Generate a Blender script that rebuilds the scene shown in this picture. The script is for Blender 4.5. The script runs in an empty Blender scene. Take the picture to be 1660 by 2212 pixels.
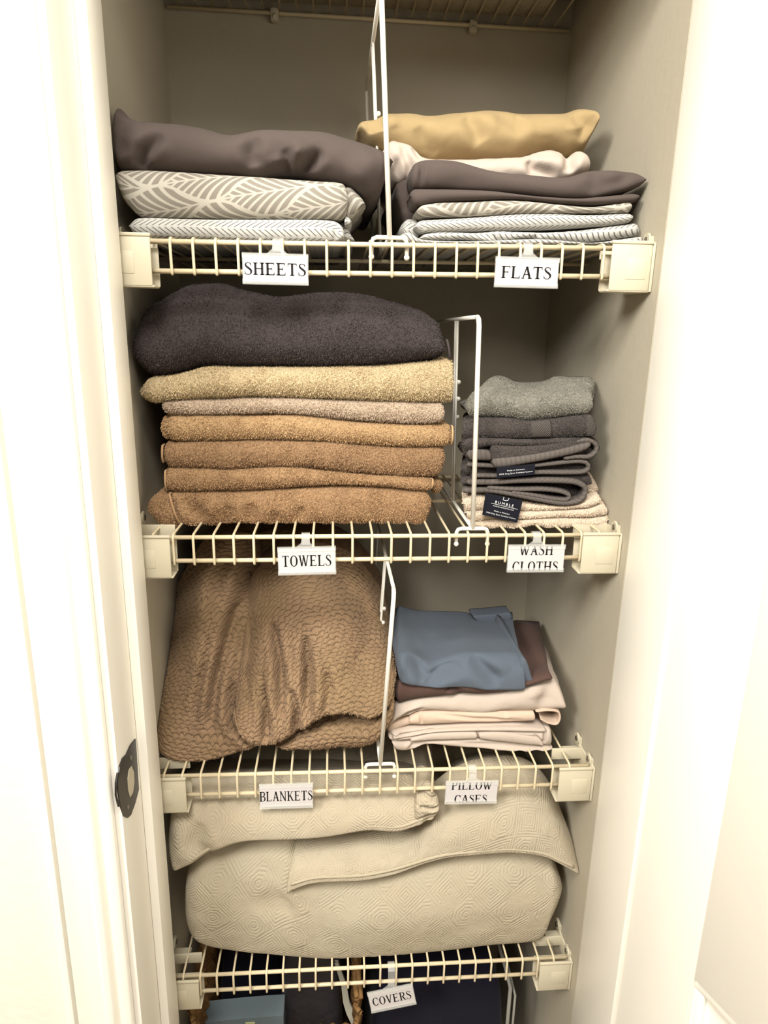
import bpy, math, random
import numpy as np
from mathutils import Vector, Matrix

random.seed(7); RNG = np.random.default_rng(11)
SC = bpy.context.scene
COL = SC.collection

# ------------------------------------------------------------------ camera
F_PX, TILT, YAW, ROLL = 1445.6, 0.2600, 0.0786, 0.0204
CAM = np.array([0.2583, -0.8344, -0.1007])
FW = np.array([math.sin(YAW)*math.cos(TILT), math.cos(YAW)*math.cos(TILT), -math.sin(TILT)])
RT = np.array([math.cos(YAW), -math.sin(YAW), 0.0]); UP = np.cross(RT, FW)
RT, UP = math.cos(ROLL)*RT+math.sin(ROLL)*UP, -math.sin(ROLL)*RT+math.cos(ROLL)*UP
cd = bpy.data.cameras.new('camera'); cam = bpy.data.objects.new('camera', cd); COL.objects.link(cam)
cd.sensor_fit = 'VERTICAL'; cd.sensor_height = 36.0; cd.lens = F_PX/2212*36.0
cd.clip_start = 0.02; cd.clip_end = 50
M = Matrix.Identity(4)
for i in range(3):
    M[i][0], M[i][1], M[i][2], M[i][3] = RT[i], UP[i], -FW[i], CAM[i]
cam.matrix_world = M
SC.camera = cam

# ------------------------------------------------------------------ light and exposure
wd = bpy.data.worlds.new('hall_light'); SC.world = wd; wd.use_nodes = True
wb = wd.node_tree.nodes['Background']
wb.inputs[0].default_value = (1.0, 0.96, 0.90, 1); wb.inputs[1].default_value = 0.15

def area(name, loc, target, size, power, color):
    l = bpy.data.lights.new(name, 'AREA'); l.shape = 'DISK'; l.size = size; l.energy = power; l.color = color
    o = bpy.data.objects.new(name, l); COL.objects.link(o); o.location = loc
    o.rotation_euler = (Vector(target)-Vector(loc)).to_track_quat('-Z', 'Y').to_euler(); return o
area('hall_ceiling_light', (0.15, -1.20, 1.12), (0.30, 0.0, -0.8), 0.75, 58, (1.0, 0.965, 0.905))
area('jamb_fill_light', (0.95, -2.5, 1.10), (0.0, -0.1, -0.8), 0.7, 11, (1.0, 0.965, 0.905))  # unseen fill, added from the right to lift the left jamb
area('door_fill_light', (-1.10, -1.7, 0.95), (0.6, -0.1, -0.8), 0.7, 60, (1.0, 0.965, 0.905))  # unseen fill, added to brighten the open door and right wall
SC.view_settings.view_transform = 'Standard'; SC.view_settings.look = 'None'
SC.view_settings.gamma = 1; SC.view_settings.use_curve_mapping = False
SC.view_settings.exposure = 0.0

# ------------------------------------------------------------------ helpers
def ray(px, py): return FW+RT*(px-830)/F_PX-UP*(py-1106)/F_PX
def at(px, py, Y): d = ray(px, py); return CAM+d*((Y-CAM[1])/d[1])
def atx(px, py, X): d = ray(px, py); return CAM+d*((X-CAM[0])/d[0])
def lin(c):
    c = c/255.0
    return c/12.92 if c <= .04045 else ((c+.055)/1.055)**2.4
def rgb(r, g, b): return (lin(r), lin(g), lin(b), 1)
def rgk(r, g, b): return tuple(min(.9, 1.18*lin(c)) for c in (r, g, b))+(1,)

class E:
    """tiny node-maths compiler"""
    def __init__(s, nt, sock): s.nt, s.s = nt, sock
    def _m(s, op, *a):
        n = s.nt.nodes.new('ShaderNodeMath'); n.operation = op
        for i, v in enumerate((s,)+a):
            if isinstance(v, E): s.nt.links.new(v.s, n.inputs[i])
            else: n.inputs[i].default_value = v
        return E(s.nt, n.outputs[0])
    def __add__(s, o): return s._m('ADD', o)
    __radd__ = __add__
    def __sub__(s, o): return s._m('SUBTRACT', o)
    def __rsub__(s, o): return (s*-1)+o
    def __mul__(s, o): return s._m('MULTIPLY', o)
    __rmul__ = __mul__
    def __truediv__(s, o): return s._m('DIVIDE', o)
    def __gt__(s, o): return s._m('GREATER_THAN', o)
    def __lt__(s, o): return s._m('LESS_THAN', o)
    def abs(s): return s._m('ABSOLUTE')
    def floor(s): return s._m('FLOOR')
    def frac(s): return s._m('FRACT')
    def cos(s): return s._m('COSINE')
    def sin(s): return s._m('SINE')
    def mod(s, o): return s._m('FLOORED_MODULO', o)
    def min(s, o): return s._m('MINIMUM', o)
    def max(s, o): return s._m('MAXIMUM', o)
    def pp(s, o): return s._m('PINGPONG', o)
    def sm(s, a, b):
        n = s.nt.nodes.new('ShaderNodeMapRange'); n.interpolation_type = 'SMOOTHSTEP'
        s.nt.links.new(s.s, n.inputs[0]); n.inputs[1].default_value = a; n.inputs[2].default_value = b
        return E(s.nt, n.outputs[0])

class Mat:
    def __init__(s, name, color, rough=.85, spec=.2, **kw):
        s.m = bpy.data.materials.new(name); s.m.use_nodes = True; s.nt = s.m.node_tree
        s.b = s.nt.nodes['Principled BSDF']; s.color = color
        s.b.inputs['Base Color'].default_value = color; s.b.inputs['Roughness'].default_value = rough
        s.b.inputs['Specular IOR Level'].default_value = spec
        for k, v in kw.items(): s.b.inputs[k.replace('_', ' ')].default_value = v
        s.height = None
        tc = s.nt.nodes.new('ShaderNodeTexCoord'); s.uvs = tc.outputs['UV']; s.obs = tc.outputs['Object']
        sp = s.nt.nodes.new('ShaderNodeSeparateXYZ'); s.nt.links.new(s.uvs, sp.inputs[0])
        s.u, s.v = E(s.nt, sp.outputs[0]), E(s.nt, sp.outputs[1])
    def noise(s, scale, detail=2, rough=.5, uv=False, stretch=None):
        n = s.nt.nodes.new('ShaderNodeTexNoise'); n.inputs['Scale'].default_value = scale
        n.inputs['Detail'].default_value = detail; n.inputs['Roughness'].default_value = rough
        src = s.uvs if uv else s.obs
        if stretch:
            mp = s.nt.nodes.new('ShaderNodeMapping'); mp.inputs['Scale'].default_value = stretch
            s.nt.links.new(src, mp.inputs[0]); src = mp.outputs[0]
        s.nt.links.new(src, n.inputs['Vector']); return E(s.nt, n.outputs['Fac'])
    def mixc(s, fac, col):
        n = s.nt.nodes.new('ShaderNodeMix'); n.data_type = 'RGBA'
        if isinstance(fac, E): s.nt.links.new(fac.s, n.inputs[0])
        else: n.inputs[0].default_value = fac
        cur = s.b.inputs['Base Color']
        if cur.is_linked: s.nt.links.new(cur.links[0].from_socket, n.inputs[6])
        else: n.inputs[6].default_value = cur.default_value
        n.inputs[7].default_value = col
        s.nt.links.new(n.outputs[2], cur); return s
    def bump(s, e, dist, strength=1.0):
        n = s.nt.nodes.new('ShaderNodeBump'); n.inputs['Strength'].default_value = strength
        n.inputs['Distance'].default_value = dist; s.nt.links.new(e.s, n.inputs['Height'])
        cur = s.b.inputs['Normal']
        if cur.is_linked: s.nt.links.new(cur.links[0].from_socket, n.inputs['Normal'])
        s.nt.links.new(n.outputs[0], cur); return s

def dark(c, k): return (c[0]*k, c[1]*k, c[2]*k, 1)

def paint(name, c, rough=.6, bump=.0006, sc=60, spec=.3):
    m = Mat(name, c, rough, spec); m.bump(m.noise(sc, 3), bump, .5); m.bump(m.noise(sc*8, 2), bump*.25, .4)
    m.mixc(m.noise(3, 3).sm(.35, .75)*.10, dark(c, .86)); return m.m
def cloth(name, c, weave=1400, wr=.0006):
    m = Mat(name, c, .9, .12, Sheen_Weight=.05); m.bump(m.noise(22, 3, uv=True), .004, .35)
    m.bump(m.noise(weave, 1), wr, .35); m.mixc(m.noise(9, 3).sm(.3, .8)*.22, dark(c, .86)); return m.m
def terry(name, c, c2=None):
    m = Mat(name, c, .95, .05, Sheen_Weight=.06)
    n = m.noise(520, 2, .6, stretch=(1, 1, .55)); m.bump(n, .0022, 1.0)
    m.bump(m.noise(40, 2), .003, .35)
    m.mixc(n.sm(.56, .36)*.55, dark(c, .5)); m.mixc(m.noise(14, 2).sm(.35, .75)*.3, c2 or dark(c, .8)); return m.m  # noise hollows coloured darker: shade between the loops, put into the base colour
def pile_mat(name, c):
    m = Mat(name, c, .95, .05, Sheen_Weight=.06)
    a = m.nt.nodes.new('ShaderNodeAttribute'); a.attribute_name = 'tone'
    m.mixc(E(m.nt, a.outputs['Fac'])*.8, dark(c, .68)); return m.m

def herringbone(name, base, line, row=.0102, pitch=.0072, ang=0.0):
    m = Mat(name, base, .9, .1); u, v = m.u, m.v
    if ang: u, v = u*math.cos(ang)-v*math.sin(ang), u*math.sin(ang)+v*math.cos(ang)
    v = v+(m.noise(14, 1, uv=True)-.5)*.008
    r = v/row; k = r.floor(); fr = r.frac()
    sgn = (k.mod(2)*2)-1
    t = ((u+sgn*(fr-.5)*row*1.35)/pitch).frac()
    msk = ((t-.5).abs()).sm(.16, .10)*((fr-.5).abs()).sm(.44, .38)
    m.mixc(m.noise(10, 3).sm(.35, .8)*.15, dark(base, .85)); m.mixc(msk*.95, line)
    m.bump(m.noise(1300, 1), .0005, .35); m.bump(m.noise(26, 3, uv=True), .003, .35); return m.m
def leafy(name, base, leaf):
    m = Mat(name, base, .9, .1); u, v = m.u, m.v
    wob = (m.noise(16, 1, uv=True)-.5)*.006
    a = -.20; u, v = u*math.cos(a)-v*math.sin(a), u*math.sin(a)+v*math.cos(a)+wob
    x = u/.125; y = v/.054
    # two interlocking families of ogee leaves
    c1 = ((x*2*math.pi).cos()+1)*.25
    y1 = ((y+.5).frac()-.5); in1 = y1.abs() < c1
    y2 = (y.frac()-.5); x1 = ((x+.5).frac()-.5); x2 = (x.frac()-.5); c2 = ((x*2*math.pi).cos()*-1+1)*.25
    yy = y1*in1+y2*(in1*-1+1); xx = x1*in1+x2*(in1*-1+1); cc = c1*in1+c2*(in1*-1+1)
    ay = yy.abs()
    t = (xx*10.0+ay*8.8-ay*ay*7.0).frac()
    st = (t-.5).abs().sm(.35, .28)
    edge = (cc-ay).sm(.020, .040)*ay.sm(.008, .026)
    m.mixc(m.noise(10, 3).sm(.35, .8)*.15, dark(base, .85))
    m.mixc(st*edge*.92, leaf); m.bump(m.noise(1300, 1), .0005, .35); m.bump(m.noise(20, 3, uv=True), .003, .35); return m.m
def quilted(name, c, ang=0.0, cell=.058):
    m = Mat(name, c, .9, .1, Sheen_Weight=.05)
    wob = (m.noise(7, 1, uv=True)-.5)*.03
    u, v = m.u+wob, m.v+wob*.6
    if ang: u, v = u*math.cos(ang)-v*math.sin(ang), u*math.sin(ang)+v*math.cos(ang)
    x = (((u/cell)+.5).frac()-.5).abs(); y = (((v/cell)+.5).frac()-.5).abs()
    d = (x+y); oct_ = x.max(y).max(d*.72)
    near = (d < .42)                       # medallion in each diamond, parallel channels between
    rings = (oct_*13.0).frac(); ch = (d*11.0).frac()
    wv = (rings-.5).abs()*near+(ch-.5).abs()*(near*-1+1)
    m.bump(wv.sm(.50, .10)*m.noise(25, 2, uv=True).sm(.3, .55), .0012, .5)
    m.bump(m.noise(420, 2), .0010, .6); m.bump(m.noise(70, 2), .0016, .45); m.bump(m.noise(30, 3), .004, .5)
    m.mixc(wv.sm(.36, .5)*.10*m.noise(18, 2).sm(.35,.6), dark(c, .6)); m.mixc(m.noise(6, 2).sm(.4, .7)*.25, (c[0]*1.03, c[1]*.93, c[2]*.86, 1)); return m.m

# ------------------------------------------------------------------ object helpers
def tag(o, label=None, cat=None, group=None, kind=None):
    if label: o['label'] = label
    if cat: o['category'] = cat
    if group: o['group'] = group
    if kind: o['kind'] = kind
    return o
def empty(name, loc, label=None, cat=None, group=None):
    o = bpy.data.objects.new(name, None); COL.objects.link(o); o.location = loc; o.empty_display_size = .02
    return tag(o, label, cat, group)
def wloc(o):
    v = np.zeros(3)
    while o is not None: v = v+np.array(o.location); o = o.parent
    return v
def mesh_obj(name, V, Fs, mat, parent=None, uv=None, smooth=True, loc=None, local=False):
    V = np.asarray(V, float)
    if parent is not None:
        off = np.zeros(3) if local else wloc(parent); own = np.zeros(3)
    else:
        own = np.array(loc) if loc is not None else np.array([(V[:, 0].min()+V[:, 0].max())/2, (V[:, 1].min()+V[:, 1].max())/2, V[:, 2].min()])
        off = own
    me = bpy.data.meshes.new(name); W = V-off
    if isinstance(Fs, np.ndarray):
        n = len(Fs); k = Fs.shape[1]
        me.vertices.add(len(W)); me.vertices.foreach_set('co', W.astype(np.float32).ravel())
        me.loops.add(n*k); me.loops.foreach_set('vertex_index', Fs.astype(np.int32).ravel())
        me.polygons.add(n); me.polygons.foreach_set('loop_start', np.arange(0, n*k, k, dtype=np.int32))
        me.update(calc_edges=True); me.validate()
    else:
        me.from_pydata(W.tolist(), [], Fs); me.update()
    if uv is not None:
        li = np.zeros(len(me.loops), np.int32); me.loops.foreach_get('vertex_index', li)
        if uv.ndim == 2 and len(uv) == len(V): dat = uv[li]
        else: dat = uv
        l = me.uv_layers.new(name='UVMap'); l.data.foreach_set('uv', dat.astype(np.float32).ravel())
    if smooth: me.polygons.foreach_set('use_smooth', np.ones(len(me.polygons), bool))
    me.materials.append(mat)
    o = bpy.data.objects.new(name, me); COL.objects.link(o)
    if parent is not None: o.parent = parent
    else: o.location = own
    return o

class MB:
    def __init__(s): s.v, s.f = [], []
    def add(s, V, Fc):
        b = len(s.v); s.v += [tuple(p) for p in V]; s.f += [tuple(i+b for i in q) for q in Fc]; return s
    def box(s, x0, x1, y0, y1, z0, z1, bev=0.0):
        if bev <= 0:
            V = [(x, y, z) for x in (x0, x1) for y in (y0, y1) for z in (z0, z1)]
            return s.add(V, [(0, 1, 3, 2), (4, 6, 7, 5), (0, 4, 5, 1), (2, 3, 7, 6), (0, 2, 6, 4), (1, 5, 7, 3)])
        import bmesh
        bm = bmesh.new(); bmesh.ops.create_cube(bm, size=1)
        for v in bm.verts:
            v.co = Vector(((x0+x1)/2+v.co.x*(x1-x0), (y0+y1)/2+v.co.y*(y1-y0), (z0+z1)/2+v.co.z*(z1-z0)))
        bmesh.ops.bevel(bm, geom=bm.edges[:], offset=bev, segments=2, affect='EDGES', profile=.5)
        bm.verts.index_update(); s.add([v.co[:] for v in bm.verts], [[v.index for v in f.verts] for f in bm.faces]); bm.free(); return s
    def tube(s, pts, r, n=8, cap=True):
        P = [np.array(p, float) for p in pts]; rings = []; prev = None
        for i, p in enumerate(P):
            t = (P[min(i+1, len(P)-1)]-P[max(i-1, 0)]); t = t/np.linalg.norm(t)
            if prev is None:
                a = np.array([0, 0, 1.]) if abs(t[2]) < .9 else np.array([1., 0, 0]); x = np.cross(t, a)
            else: x = prev-t*np.dot(prev, t)
            x /= np.linalg.norm(x); y = np.cross(t, x); prev = x
            rr = r[i] if hasattr(r, '__len__') else r
            rings.append([p+rr*(x*math.cos(2*math.pi*k/n)+y*math.sin(2*math.pi*k/n)) for k in range(n)])
        V = [q for rg in rings for q in rg]; Fc = []
        for i in range(len(P)-1):
            for k in range(n): Fc.append((i*n+k, i*n+(k+1) % n, (i+1)*n+(k+1) % n, (i+1)*n+k))
        if cap: Fc.append(tuple(range(n-1, -1, -1))); Fc.append(tuple((len(P)-1)*n+k for k in range(n)))
        return s.add(V, Fc)
    def ball(s, c, r, n=10, m=7, sc=(1, 1, 1)):
        V = []; Fc = []
        for i in range(m+1):
            th = math.pi*i/m
            for k in range(n): V.append((c[0]+sc[0]*r*math.sin(th)*math.cos(2*math.pi*k/n), c[1]+sc[1]*r*math.sin(th)*math.sin(2*math.pi*k/n), c[2]+sc[2]*r*math.cos(th)))
        for i in range(m):
            for k in range(n): Fc.append((i*n+k, (i+1)*n+k, (i+1)*n+(k+1) % n, i*n+(k+1) % n))
        return s.add(V, Fc)
    def prism(s, poly, a, b):
        """poly: list of 3D points, extruded by vector from a to b offsets"""
        n = len(poly); P = [np.array(p)+np.array(a) for p in poly]+[np.array(p)+np.array(b) for p in poly]
        Fc = [tuple(range(n)), tuple(range(2*n-1, n-1, -1))]+[(i, (i+1) % n, n+(i+1) % n, n+i) for i in range(n)]
        return s.add(P, Fc)
    def build(s, name, mat, parent=None, smooth=False, local=False, loc=None):
        o = mesh_obj(name, np.array(s.v), s.f, mat, parent, None, smooth, loc, local)
        if not smooth:
            pass
        return o
def fix_normals(o):
    import bmesh
    bm = bmesh.new(); bm.from_mesh(o.data); bmesh.ops.recalc_face_normals(bm, faces=bm.faces[:]); bm.to_mesh(o.data); bm.free(); return o
def auto(o, deg=35):
    me = o.data; fix_normals(o); me.polygons.foreach_set('use_smooth', np.ones(len(me.polygons), bool))
    me.set_sharp_from_angle(angle=math.radians(deg)); return o

# ---- vectorised value noise
def _h(i, j, k, seed):
    n = (i.astype(np.int64)*73856093) ^ (j.astype(np.int64)*19349663) ^ (k.astype(np.int64)*83492791) ^ (seed*2654435761)
    n = (n ^ (n >> 13))*1274126177 & 0xffffffff
    n = (n ^ (n >> 16)) & 0xffffff
    return n/float(0xffffff)
def vn(P, seed=0):
    i = np.floor(P).astype(np.int64); f = P-i; f = f*f*(3-2*f); o = 0
    for a in (0, 1):
        for b in (0, 1):
            for c in (0, 1):
                w = (f[:, 0] if a else 1-f[:, 0])*(f[:, 1] if b else 1-f[:, 1])*(f[:, 2] if c else 1-f[:, 2])
                o = o+w*_h(i[:, 0]+a, i[:, 1]+b, i[:, 2]+c, seed)
    return o*2-1
def fbm(P, sc, octv=3, seed=0):
    P = P*np.array(sc); r = 0; a = 1; t = 0
    for q in range(octv): r = r+a*vn(P, seed+q*17); t += a; a *= .5; P = P*2.03
    return r/t

def smooth_line(pts, n, closed=False, weight=.35):
    """Catmull-Rom through pts (k,d) sampled at n points, spaced by mostly-horizontal length"""
    P = np.array(pts, float)
    if len(P) == 2: t = np.linspace(0, 1, n)[:, None]; return P[0]*(1-t)+P[1]*t
    Q = np.vstack([2*P[0]-P[1], P, 2*P[-1]-P[-2]]); out = []
    for i in range(1, len(Q)-2):
        t = np.linspace(0, 1, 24, endpoint=False)[:, None]; a, b, c, d = Q[i-1], Q[i], Q[i+1], Q[i+2]
        # limited tangents keep corners tidy
        m1 = (c-a)*.5; m2 = (d-b)*.5; L = np.linalg.norm(c-b)+1e-9
        m1 = m1*min(1, L/(np.linalg.norm(m1)+1e-9)); m2 = m2*min(1, L/(np.linalg.norm(m2)+1e-9))
        out.append((2*t**3-3*t**2+1)*b+(t**3-2*t**2+t)*m1+(-2*t**3+3*t**2)*c+(t**3-t**2)*m2)
    out.append(P[-1:]); C = np.vstack(out); dd = np.diff(C, axis=0)
    L = np.abs(dd[:, 0])+weight*np.abs(dd[:, -1]); s = np.r_[0, np.cumsum(L)]; s /= s[-1]
    u = np.linspace(0, 1, n)
    return np.stack([np.interp(u, s, C[:, k]) for k in range(C.shape[1])], 1)

def crease(lines, Y, width, depth):
    L = [np.array([at(px, py, Y) for px, py in ln])[:, [0, 2]] for ln in lines]
    def fn(P):
        X = P[:, [0, 2]]; o = np.zeros(len(P))
        for pts in L:
            best = np.full(len(P), 9.0); bamp = np.zeros(len(P)); n = len(pts)-1
            for a, b, k in zip(pts[:-1], pts[1:], range(n)):
                ab = b-a; t = np.clip(((X-a)@ab)/(ab@ab+1e-12), 0, 1); d = np.linalg.norm(X-a-t[:, None]*ab, axis=1)
                amp = 1-np.abs(2*(k+t)/n-1)**3*.95; m_ = d < best
                best = np.where(m_, d, best); bamp = np.where(m_, amp, bamp)
            o -= depth*bamp*(np.exp(-(best/width)**2)-.30*np.exp(-((best-2.1*width)/width)**2))
        return o
    return fn

LOFTS = {}
def loft(name, A, B, yf, yb, mat, parent=None, nose=.012, wp=.5, er=(.012, .012), res=.003, disp=None, creases=(),
         A_back=None, raw=False, wr=.0012, wsc=(14, 14, 30), seed=0, ey=None, noseb=None, tp=.8, gp=None, py=None, bz=None, skewx=0.0, uvwarp=0.0, uvrot=0.0, nback=7, drop=0.0, uvoff=(0, 0), weight=.35):
    """padded cloth slab: upper outline A, lower outline B (front), running back from yf to yb"""
    if raw: A3 = np.array(A, float); B3 = np.array(B, float)
    else:
        pa, pb = py or (nose*.45, nose*.45)
        A3 = np.array([at(x, y, yf+pa) for x, y in A]); B3 = np.array([at(x, y, yf+pb) for x, y in B])
    wid = max(np.ptp(A3[:, 0]), np.ptp(B3[:, 0])) if not raw else np.linalg.norm(np.diff(A3, axis=0), axis=1).sum()
    ns = max(12, int(wid/res)); w8 = 1.0 if raw else weight
    A3 = smooth_line(A3, ns, weight=w8); B3 = smooth_line(B3, ns, weight=w8)
    if A_back is not None: AB = smooth_line(np.array([at(x, y, yb) for x, y in A_back]), ns)
    else: AB = A3.copy(); AB[:, 2] -= drop
    mid = (A3+B3)/2
    seg = np.r_[0, np.cumsum(np.linalg.norm(np.diff(mid[:, [0, 2]], axis=0), axis=1))]; Ltot = seg[-1]
    k = np.ones(ns)
    if er[0] > 0: d = np.clip((er[0]-seg)/er[0], 0, 1); k = np.minimum(k, np.sqrt(np.maximum(1-d*d, 0)))
    if er[1] > 0: d = np.clip((er[1]-(Ltot-seg))/er[1], 0, 1); k = np.minimum(k, np.sqrt(np.maximum(1-d*d, 0)))
    k = np.maximum(k, .04 if tp > 0 else 0.0); kt = (k**tp)[:, None]
    A3 = mid+(A3-mid)*kt; B3 = mid+(B3-mid)*kt; AB = (AB+0); AB[:, 2] = mid[:, 2]+(AB[:, 2]-mid[:, 2])*kt[:, 0]
    th = float(np.median(A3[:, 2]-B3[:, 2])) if not raw else float(np.median(np.linalg.norm(A3-B3, axis=1)))
    nf = max(8, int((abs(th)+nose*1.2)/res)); ntp = max(nback, 3)
    q = np.linspace(0, 1, nf); q = .5-.5*np.cos(math.pi*q)
    wpq = wp; g = np.where(q < wpq, 1-np.sqrt(np.maximum(0, 1-((wpq-q)/wpq)**2)), 1-np.sqrt(np.maximum(0, 1-((q-wpq)/(1-wpq))**2)))
    if gp is not None: g = np.where(q < wpq, (np.clip((wpq-q)/wpq, 0, 1))**gp, g)
    if noseb is not None: g = np.where(q > wpq, g*noseb/nose, g)
    rows = []
    tt = np.linspace(1, 0, ntp+1)[:-1]**1.6
    y0 = yf+(1-k)*(nose*.8 if ey is None else ey)
    for t in tt:                       # top, back to front
        P = A3*(1-t)+AB*t; P = P.copy(); P[:, 1] = (y0+nose)*(1-t)+yb*t; rows.append(P)
    for qq, gg in zip(q, g):
        P = A3*(1-qq)+B3*qq; P[:, 1] = y0+nose*gg; rows.append(P)
    nb_y = rows[-1][:, 1].copy()
    for t in tt[::-1]:
        P = B3.copy(); P[:, 1] = nb_y*(1-t)+yb*t
        if bz is not None: P[:, 2] = P[:, 2]*(1-min(1, t*1.6))+np.minimum(np.maximum(P[:, 2], bz), A3[:, 2]-.004)*min(1, t*1.6)
        rows.append(P)
    G = np.array(rows)                 # (nv, ns, 3)
    nv = len(G)
    if skewx: G[:, :, 0] += skewx*np.clip((G[:, :, 1]-yf-nose)/(yb-yf-nose), 0, 1)
    if raw or True:
        pass
    # normals
    du = np.gradient(G, axis=1); dv = np.roll(G, -1, 0)-np.roll(G, 1, 0)
    N = np.cross(du, dv); N /= (np.linalg.norm(N, axis=2, keepdims=True)+1e-12)
    cen = G.mean(0, keepdims=True)
    if np.mean(np.sum(N*(G-cen), axis=2)) < 0: N = -N
    vv = np.r_[0, np.cumsum(np.linalg.norm(np.diff(G[:, ns//2], axis=0), axis=1))]
    U = np.tile(seg, (nv, 1))+uvoff[0]+float(mid[0, 0]); Vv = np.tile(-vv[:, None], (1, ns))+uvoff[1]
    P = G.reshape(-1, 3); NN = N.reshape(-1, 3); UV = np.stack([U.ravel(), Vv.ravel()], 1)
    if uvwarp:
        UV[:, 0] += uvwarp*fbm(P+5, (38, 38, 38), 2, 77); UV[:, 1] += uvwarp*fbm(P+9, (34, 34, 34), 2, 78)
    if uvrot: cr_, sr_ = math.cos(uvrot), math.sin(uvrot); UV = np.stack([UV[:, 0]*cr_-UV[:, 1]*sr_, UV[:, 0]*sr_+UV[:, 1]*cr_], 1)
    dsp = np.zeros(len(P))
    if wr: dsp += wr*fbm(P+seed*3.1, wsc, 3, seed)
    if disp is not None: dsp += disp(P, UV, NN)
    P = P+NN*dsp[:, None]
    fw = np.clip(-NN[:, 1]*1.2+.25, 0, 1)
    for c in creases: P[:, 1] -= c(P)*fw
    # cloth stops at the side walls, the back wall and the wires it lies on
    P[:, 0] = np.clip(P[:, 0], .0012+.0008*np.sin(P[:, 2]*90), W-.0012-.0008*np.sin(P[:, 2]*80)); P[:, 1] = np.minimum(P[:, 1], D-.004)
    zm = float(np.median(P[:, 2])); dk = [i_ for i_ in range(4) if SHZ[i_] < zm+.004]
    if dk:
        i_ = dk[0]; zd = SHZ[i_]+.0062+SL[i_]*(P[:, 0]-W/2)
        P[:, 2] = np.maximum(P[:, 2], zd-.0035+.0012*np.sin(P[:, 0]*247))
    G2 = P.reshape(nv, ns, 3)
    idx = np.arange(nv*ns).reshape(nv, ns)
    a = idx[:, :-1]; b = idx[:, 1:]; c = np.roll(idx, -1, 0)[:, 1:]; d = np.roll(idx, -1, 0)[:, :-1]
    Fq = np.stack([a, b, c, d], -1).reshape(-1, 4)
    # end caps: collapse to centre line with a fan of degenerate-free triangles stored as quads rings
    V = list(P); uvs = list(UV); capF = []
    for e, ii in ((0, idx[:, 0]), (1, idx[:, -1])):
        h = nv//2; top = ii[:h]; bot = ii[::-1][:h]
        for r in range(h-1):
            capF.append((top[r], top[r+1], bot[r+1], bot[r]) if e == 0 else (bot[r], bot[r+1], top[r+1], top[r]))
    Fall = np.vstack([Fq, np.array(capF)])
    # orientation: make outward
    tri = G2[nv//2, ns//2]; 
    f0 = Fq[(nv//2)*(ns-1)+ns//2]; nn = np.cross(P[f0[1]]-P[f0[0]], P[f0[3]]-P[f0[0]])
    if np.dot(nn, NN[f0[0]]) < 0: Fall = Fall[:, ::-1]
    o = mesh_obj(name, P, Fall, mat, parent, UV, True)
    LOFTS[o.name] = (G2, N, ntp)
    o['_'] = 0; del o['_']
    return o

def pile(o, mat, dens=1.7e6, length=.0027, width=.00042, down=.35, name='terry_pile', back=.10):
    """short loops standing on the visible front, top and ends"""
    G, N, ntp = LOFTS[o.name]
    Y0 = G[:, :, 1].min()
    P00 = G[:-1, :-1]; P01 = G[:-1, 1:]; P10 = G[1:, :-1]; P11 = G[1:, 1:]
    ar = np.linalg.norm(np.cross(P01-P00, P10-P00), axis=2)
    cy = (P00+P11)[:, :, 1]/2; nz = N[:-1, :-1]
    w = ar*(cy < Y0+back)*((nz[:, :, 1] < -.05) | (nz[:, :, 2] > .2)); w = w.ravel(); tot = w.sum()
    n = int(min(52000, tot*dens)); 
    if n < 10: return
    ids = RNG.choice(len(w), n, p=w/tot); a = RNG.random((n, 1)); b = RNG.random((n, 1))
    f = lambda X: X.reshape(-1, 3)[ids]
    C = f(P00)*(1-a)*(1-b)+f(P01)*a*(1-b)+f(P10)*(1-a)*b+f(P11)*a*b; Nn = f(nz)
    rd = RNG.normal(size=(n, 3)); flow = np.stack([vn(C*60, 3), vn(C*60, 5), vn(C*60, 9)], 1)
    D = Nn*.75+rd*.38+flow*.8+np.array([0, 0, -down]); D -= Nn*np.minimum(0, np.sum(D*Nn, 1, keepdims=True)-.25); D /= np.linalg.norm(D, axis=1, keepdims=True)
    S = np.cross(D, rd); S /= np.linalg.norm(S, axis=1, keepdims=True)+1e-9
    ln = length*(.6+.7*RNG.random((n, 1))); wd_ = width*(.7+.6*RNG.random((n, 1)))
    base = C-Nn*.0008; tip = base+D*ln; tip[:, 2:] -= ln*.12
    V = np.stack([base-S*wd_, base+S*wd_, tip+S*wd_*.55, tip-S*wd_*.55], 1).reshape(-1, 3)
    Fq = np.arange(4*n).reshape(n, 4)
    p = mesh_obj(name, V, Fq, mat, o); tone = np.repeat(RNG.random(n)**1.5, 4).astype(np.float32)
    at_ = p.data.attributes.new('tone', 'FLOAT', 'POINT')
    if len(at_.data) == len(tone): at_.data.foreach_set('value', tone)
    p['kind'] = 'stuff'; return p

def ribbon(name, pts, thick, yf, yb, mat, parent=None, res=.0022, **kw):
    """one layer of thick cloth whose edge follows pts (pixels on the plane yf)"""
    C = smooth_line(np.array([at(x, y, yf) for x, y in pts]), 60, weight=1.0)
    T = np.gradient(C, axis=0); Nn = np.stack([-T[:, 2], T[:, 0]*0, T[:, 0]], 1); Nn /= np.linalg.norm(Nn, axis=1, keepdims=True)
    kw.setdefault('skewx', .022); kw.setdefault('nose', thick*.5); kw.setdefault('er', (thick*.6, thick*.6))
    return loft(name, C+Nn*thick/2, C-Nn*thick/2, yf, yb, mat, parent, raw=True, res=res, **kw)

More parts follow.
